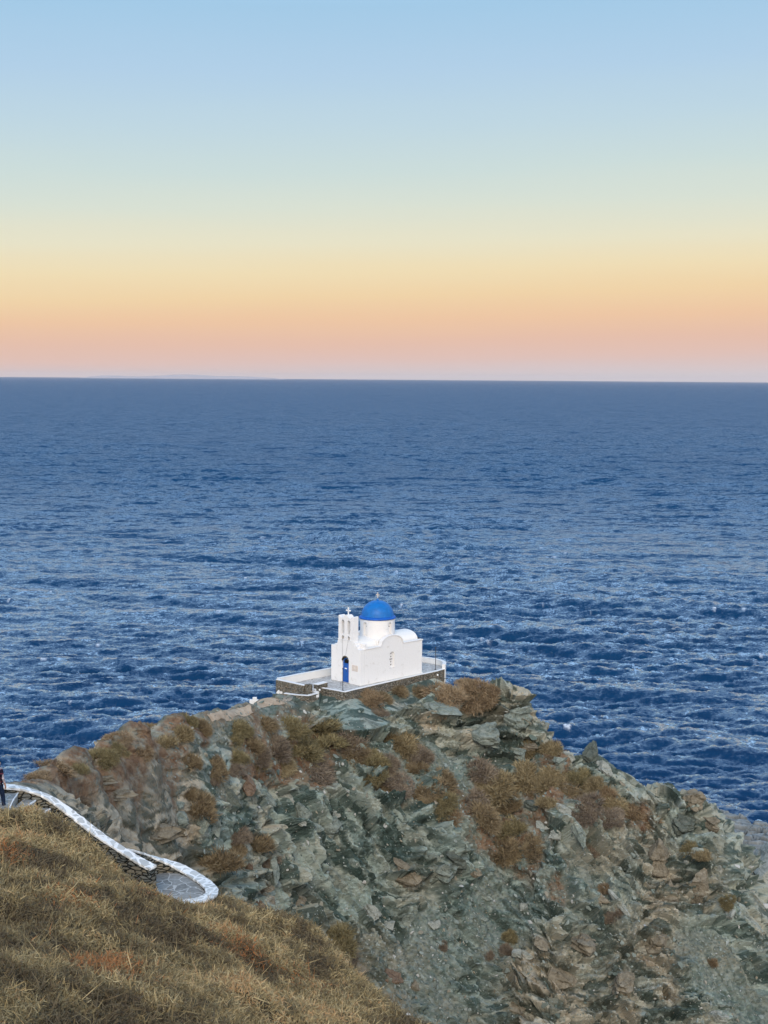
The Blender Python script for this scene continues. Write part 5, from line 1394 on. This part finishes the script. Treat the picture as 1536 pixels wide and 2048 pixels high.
for px, py, w, h, kind, lab in S:
    loc, nrm = hit_head(px, py + h * .30)
    s = loc.y / FPX * 1.02
    o = link('dry_shrub', rs.choice(SH[kind]))
    k = w * s / 2 / .66
    o.location = loc - Vector(nrm) * .12 * k
    tilt = Vector((0, 0, 1)).lerp(Vector(nrm), .45).normalized()
    q = tilt.to_track_quat('Z', 'Y'); o.rotation_mode = 'QUATERNION'
    o.rotation_quaternion = q @ Matrix.Rotation(rs.uniform(0, 6.28), 3, 'Z').to_quaternion()
    o.scale = (k, k, min(max(h / w * 1.2, .45), 1.05) * k)
    prop(o, lab, 'shrub', 'dry shrubs on the headland')
# ================================================================== footpath, rock shelf, far island, walker, haze
def build_footpath():
    up = [(414, 1431), (450, 1422), (480, 1414), (510, 1405), (545, 1397), (574, 1393)]
    lo = [(424, 1446), (452, 1438), (482, 1430), (514, 1421), (550, 1412), (588, 1405)]
    n, mrow = 40, 7; V = []
    def lerp(P_, t):
        t *= len(P_) - 1; i = min(int(t), len(P_) - 2); f = t - i
        return P_[i][0] * (1 - f) + P_[i + 1][0] * f, P_[i][1] * (1 - f) + P_[i + 1][1] * f
    for i in range(n):
        a = lerp(up, i / (n - 1)); c = lerp(lo, i / (n - 1))
        pa, pc_ = head_f.hit(*a), head_f.hit(*c)
        for k in range(mrow):
            p = pa.lerp(pc_, k / (mrow - 1))
            h_ = head_bvh.ray_cast(Vector((p.x, p.y, 60)), Vector((0, 0, -1)))[0]
            V.append((p.x, p.y, (h_.z if h_ else p.z) + .05))
    me = np_mesh('footpath', np.array(V), grid_faces(n, mrow), True)
    nn = NT('trodden_earth', .95, .1); pos = nn.geo.outputs['Position']
    c = nn.mix(nn.rng(nn.noise(pos, 1.6, 5, .7), .3, .7), (.30, .225, .155), (.44, .355, .265))
    return prop(link('footpath', me, nn.done(c, nn.bump(nn.noise(pos, 9, 4), .5, .03))), kind='structure')
footpath = build_footpath()
p = hit_head(508, 1403)[0]
b = bmesh.new(); add_box(b, -.34, .34, -.14, .14, -.2, .16); add_box(b, -.10, .22, -.10, .12, .1605, .34)
w_ = bm_obj('white_marker', b, M_white, bevel=.03); w_.location = p
prop(w_, 'small white painted stone marker beside the footpath on the skyline', 'marker')

def build_shelf():
    nu, nv = 300, 150
    U, V_ = np.meshgrid(np.linspace(0, 1, nu), np.linspace(0, 1, nv), indexing='ij')
    X = np.zeros_like(U); Y = np.zeros_like(U); Z = np.zeros_like(U)
    for i in range(nu):
        px = 1370 + 420 * U[i, 0]
        f = onz(px, 1604 + .30 * (px - 1405), 5.0); nr = at(px, 1790, 128)
        nr.z = 11.5
        for j in range(nv):
            q = nr.lerp(f, V_[i, j]); X[i, j], Y[i, j], Z[i, j] = q
    P = np.stack([X.ravel(), Y.ravel(), Z.ravel()], 1)
    Q = P.copy(); Q[:, 0] += fbm(P / 4, 2, 7) * 1.0; Q[:, 1] += fbm(P / 4, 2, 8) * 1.0
    Q = np.stack([Q[:, 0] / 3.6, Q[:, 1] / 3.4, 0 * Q[:, 0]], 1)
    f, g = facets(Q, 71, .5); f2, g2 = facets(Q * 2.2, 72, .5)
    dz = f * .7 + f2 * .22 - .75 * (1 - smooth(.02, .12, g)) - .25 * (1 - smooth(0, .1, g2)) + fbm(P / 1.2, 3, 9) * .12
    ed = smooth(.93, 1.0, V_.ravel() + .04 * fbm(P / 3, 2, 12)) + 1.6 * smooth(.07, 0, V_.ravel()) + 1.2 * smooth(.94, 1, U.ravel())
    P[:, 2] += dz - ed * 9
    me = np_mesh('rock_shelf', P, grid_faces(nu, nv), False)
    attr(me, 'crack', (1 - smooth(.02, .12, g)) * .9)
    n = NT('grey_shelf_rock', .9, .2); pos = n.geo.outputs['Position']
    c = n.mix(n.rng(n.noise(pos, .8, 5, .65), .3, .7), (.13, .14, .135), (.26, .27, .26)); c = n.mix(n.attr('crack'), c, (.05, .055, .055))
    return prop(link('rock_shelf', me, n.done(c, n.bump(n.noise(pos, 4, 5, .7), .6, .08))), kind='structure')
rock_shelf = build_shelf()
def smooth_rock():
    me = rock_mesh('boulder', 4242, 4.2, 3.2, 3.4, .12, 12, 22)
    o = link('boulder', me, ROCK['pale']); o.location = at(1556, 1756, 124); o.rotation_euler = (.15, .35, .3)
    prop(o, 'huge smooth pale grey boulder cut by the right edge of the photo', 'boulder')
smooth_rock()

def build_island():
    """a low island near the horizon, almost lost in the haze"""
    n, mrow = 160, 24; d0 = 48000.0; V = []
    r = np.random.default_rng(8)
    for i in range(n):
        px = 150 + 420 * i / (n - 1)
        env = .55 * math.exp(-((px - 225) / 30) ** 2) + .85 * math.exp(-((px - 370) / 70) ** 2) + .45 * math.exp(-((px - 480) / 45) ** 2)
        for k in range(mrow):
            t = k / (mrow - 1); y = d0 + 1500 * (t - .5)
            z = env * math.sin(math.pi * t) * 95 * (1 + .25 * float(fbm(np.array([[i * .11, k * .2, 0.]]), 3, 3)[0])) + 55 * (1 if env > .05 else env / .05) * math.sin(math.pi * t) - 8
            V.append(((px - CX) / FPX * y, y, z))
    me = np_mesh('island', np.array(V), grid_faces(n, mrow), True)
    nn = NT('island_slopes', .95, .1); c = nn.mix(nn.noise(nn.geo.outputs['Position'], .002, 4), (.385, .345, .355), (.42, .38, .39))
    return prop(link('island', me, nn.done(c)), kind='structure')
island = build_island()

# ---- the walker at the left edge
def skin_obj(name, verts, edges, radii, mat, parent, sub=2, root=0):
    me = bpy.data.meshes.new(name); me.from_pydata(verts, edges, []); me.update()
    o = link(name, me, mat, parent)
    o.modifiers.new('skin', 'SKIN'); sv = me.skin_vertices[0].data
    for v, r_ in zip(sv, radii): v.radius = (r_, r_) if not isinstance(r_, tuple) else r_
    for v in sv: v.use_root = False
    sv[root].use_root = True
    s = o.modifiers.new('sub', 'SUBSURF'); s.levels = sub; s.render_levels = sub
    bpy.context.view_layer.update()
    m2 = bpy.data.meshes.new_from_object(o.evaluated_get(bpy.context.evaluated_depsgraph_get()))
    o.modifiers.clear(); o.data = m2; m2.materials.clear(); m2.materials.append(mat)
    m2.polygons.foreach_set('use_smooth', [True] * len(m2.polygons))
    return o
def build_walker():
    r_ = ray(-3, 1622); d = (40.47 - H) / r_.z; f = Vector((0, 0, H)) + r_ * d
    t = thing('person', 'walker in a dark checked shirt, navy trousers and white shoes at the left edge', 'person', (f.x, f.y, 40.47), R(-28))
    skin = plain('skin', (.42, .24, .165), .6, .3, .08)
    hair = plain('dark_hair', (.025, .017, .012), .6, .3, .3)
    trou = plain('navy_trousers', (.012, .022, .050), .85, .1, .25)
    shoe = plain('white_shoes', (.75, .75, .76), .6, .3, .05)
    n = NT('checked_shirt', .9, .1); ob = n.tc.outputs['Object']
    s = n.t.nodes.new('ShaderNodeSeparateXYZ'); n.L(ob, s.inputs[0])
    def band(a, w): return n.rng(n.math('PINGPONG', n.math('ADD', a, 10.0), w), w * .74, w * .82)
    hz = band(s.outputs[2], .075); vt = band(s.outputs[0], .075)
    c = n.mix(n.math('MULTIPLY', n.math('ADD', hz, vt), .5), (.012, .010, .022), (.62, .55, .58)); c = n.mix(n.math('MULTIPLY', hz, n.math('SUBTRACT', 1.0, vt)), c, (.10, .020, .035))
    shirt = n.done(c)
    # skeleton: local X right, Y forward (the walker faces away from the camera)
    V = [(0, 0, .93), (0, .0, 1.10), (0, -.01, 1.30), (0, .0, 1.45), (0, .015, 1.53), (0, .03, 1.61), (0, .03, 1.70)]
    E = [(0, 1), (1, 2), (2, 3), (3, 4), (4, 5), (5, 6)]
    Rd = [(.108, .078), (.108, .078), (.135, .092), (.075, .065), (.052, .052), (.078, .092), (.070, .082)]
    def add(p, par, r): V.append(p); Rd.append(r); E.append((par, len(V) - 1)); return len(V) - 1
    for sx in (1, -1):
        a = add((sx * .17, -.01, 1.41), 2, .060); b_ = add((sx * .235, -.04, 1.17), a, .045); c_ = add((sx * .245, .06, .95), b_, .034)
        h = add((sx * .245, .085, .88), c_, (.022, .036))
        for k in range(4):
            q = add((sx * .243, .055 + k * .022, .835), h, .0095); q = add((sx * .238, .062 + k * .021, .80 - .006 * (1.5 - abs(k - 1.5))), q, .0085); add((sx * .230, .066 + k * .02, .775 - .012 * (1.5 - abs(k - 1.5))), q, .0075)
        q = add((sx * .236, .128, .865), h, .0105); add((sx * .228, .142, .835), q, .009)
        st = .16 if sx > 0 else -.13
        l = add((sx * .095, .01, .86), 0, .088); kn = add((sx * .10, st * .55 + .03, .49), l, .058); an = add((sx * .10, st - (.10 if sx < 0 else .0), .095), kn, .038)
        add((sx * .105, st + .12, .04), an, (.038, .026))
    body = skin_obj('body', V, E, Rd, skin, t)
    def sub_skin(name, pts, chain, rad, mat, **k): return skin_obj(name, pts, chain, rad, mat, t, 2)
    P_ = [(0, 0, .80), (0, 0, 1.10), (0, -.01, 1.30), (0, .0, 1.445)]
    e = [(0, 1), (1, 2), (2, 3)]; rr = [(.200, .165), (.160, .124), (.166, .120), (.088, .078)]
    for sx in (1, -1):
        k = len(P_); P_ += [(sx * .172, -.01, 1.41), (sx * .238, -.04, 1.17), (sx * .246, .05, .985)]; e += [(2, k), (k, k + 1), (k + 1, k + 2)]; rr += [.073, .059, .048]
    sub_skin('shirt', P_, e, rr, shirt)
    P_ = [(0, 0, 1.0)]; e = []; rr = [(.160, .124)]
    for sx in (1, -1):
        st = .16 if sx > 0 else -.13; k = len(P_)
        P_ += [(sx * .095, .01, .85), (sx * .10, st * .55 + .03, .49), (sx * .10, st - (.10 if sx < 0 else 0), .10)]; e += [(0, k), (k, k + 1), (k + 1, k + 2)]; rr += [.105, .078, .062]
    sub_skin('trousers', P_, e, rr, trou)
    for sx in (1, -1):
        st = .16 if sx > 0 else -.13; y0 = st - (.10 if sx < 0 else 0)
        sub_skin('shoe', [(sx * .10, y0 - .04, .05), (sx * .103, y0 + .08, .048), (sx * .108, y0 + .20, .036)], [(0, 1), (1, 2)], [(.050, .046), (.052, .046), (.044, .032)], shoe)
    sub_skin('hair', [(0, .0, 1.60), (0, -.005, 1.69), (0, .03, 1.755)], [(0, 1), (1, 2)], [(.070, .060), (.088, .088), (.078, .070)], hair)
    # face, turned the way the walker goes
    b = bmesh.new(); add_lathe(b, [(0, 1.618), (.012, 1.622), (.010, 1.655), (0, 1.665)], 8, (0, .128)); bm_obj('nose', b, skin, body, True)
    for sx in (-1, 1):
        b = bmesh.new(); add_lathe(b, [(0, 1.655), (.011, 1.66), (.011, 1.668), (0, 1.673)], 8, (sx * .032, .108)); bm_obj('eye', b, M_dark, body, True)
        b = bmesh.new(); add_lathe(b, [(0, 1.61), (.014, 1.62), (.016, 1.655), (0, 1.67)], 8, (sx * .082, .03)); bm_obj('ear', b, skin, body, True)
    return t
walker = build_walker()

# ---- sea air
b = bmesh.new(); add_box(b, -60000, 60000, -600, 75000, -6, 230)
hz = bm_obj('haze', b, None)
m = bpy.data.materials.new('sea_haze'); m.use_nodes = True; m.node_tree.nodes.clear()
pv = m.node_tree.nodes.new('ShaderNodeVolumePrincipled'); mo = m.node_tree.nodes.new('ShaderNodeOutputMaterial')
pv.inputs['Color'].default_value = (.88, .82, .83, 1); pv.inputs['Density'].default_value = 0.000010; pv.inputs['Anisotropy'].default_value = 0.0
m.node_tree.links.new(pv.outputs[0], mo.inputs['Volume'])
hz.data.materials.append(m); prop(hz, 'thin haze over the sea', 'haze', kind='stuff')
hz.display_type = 'WIRE'
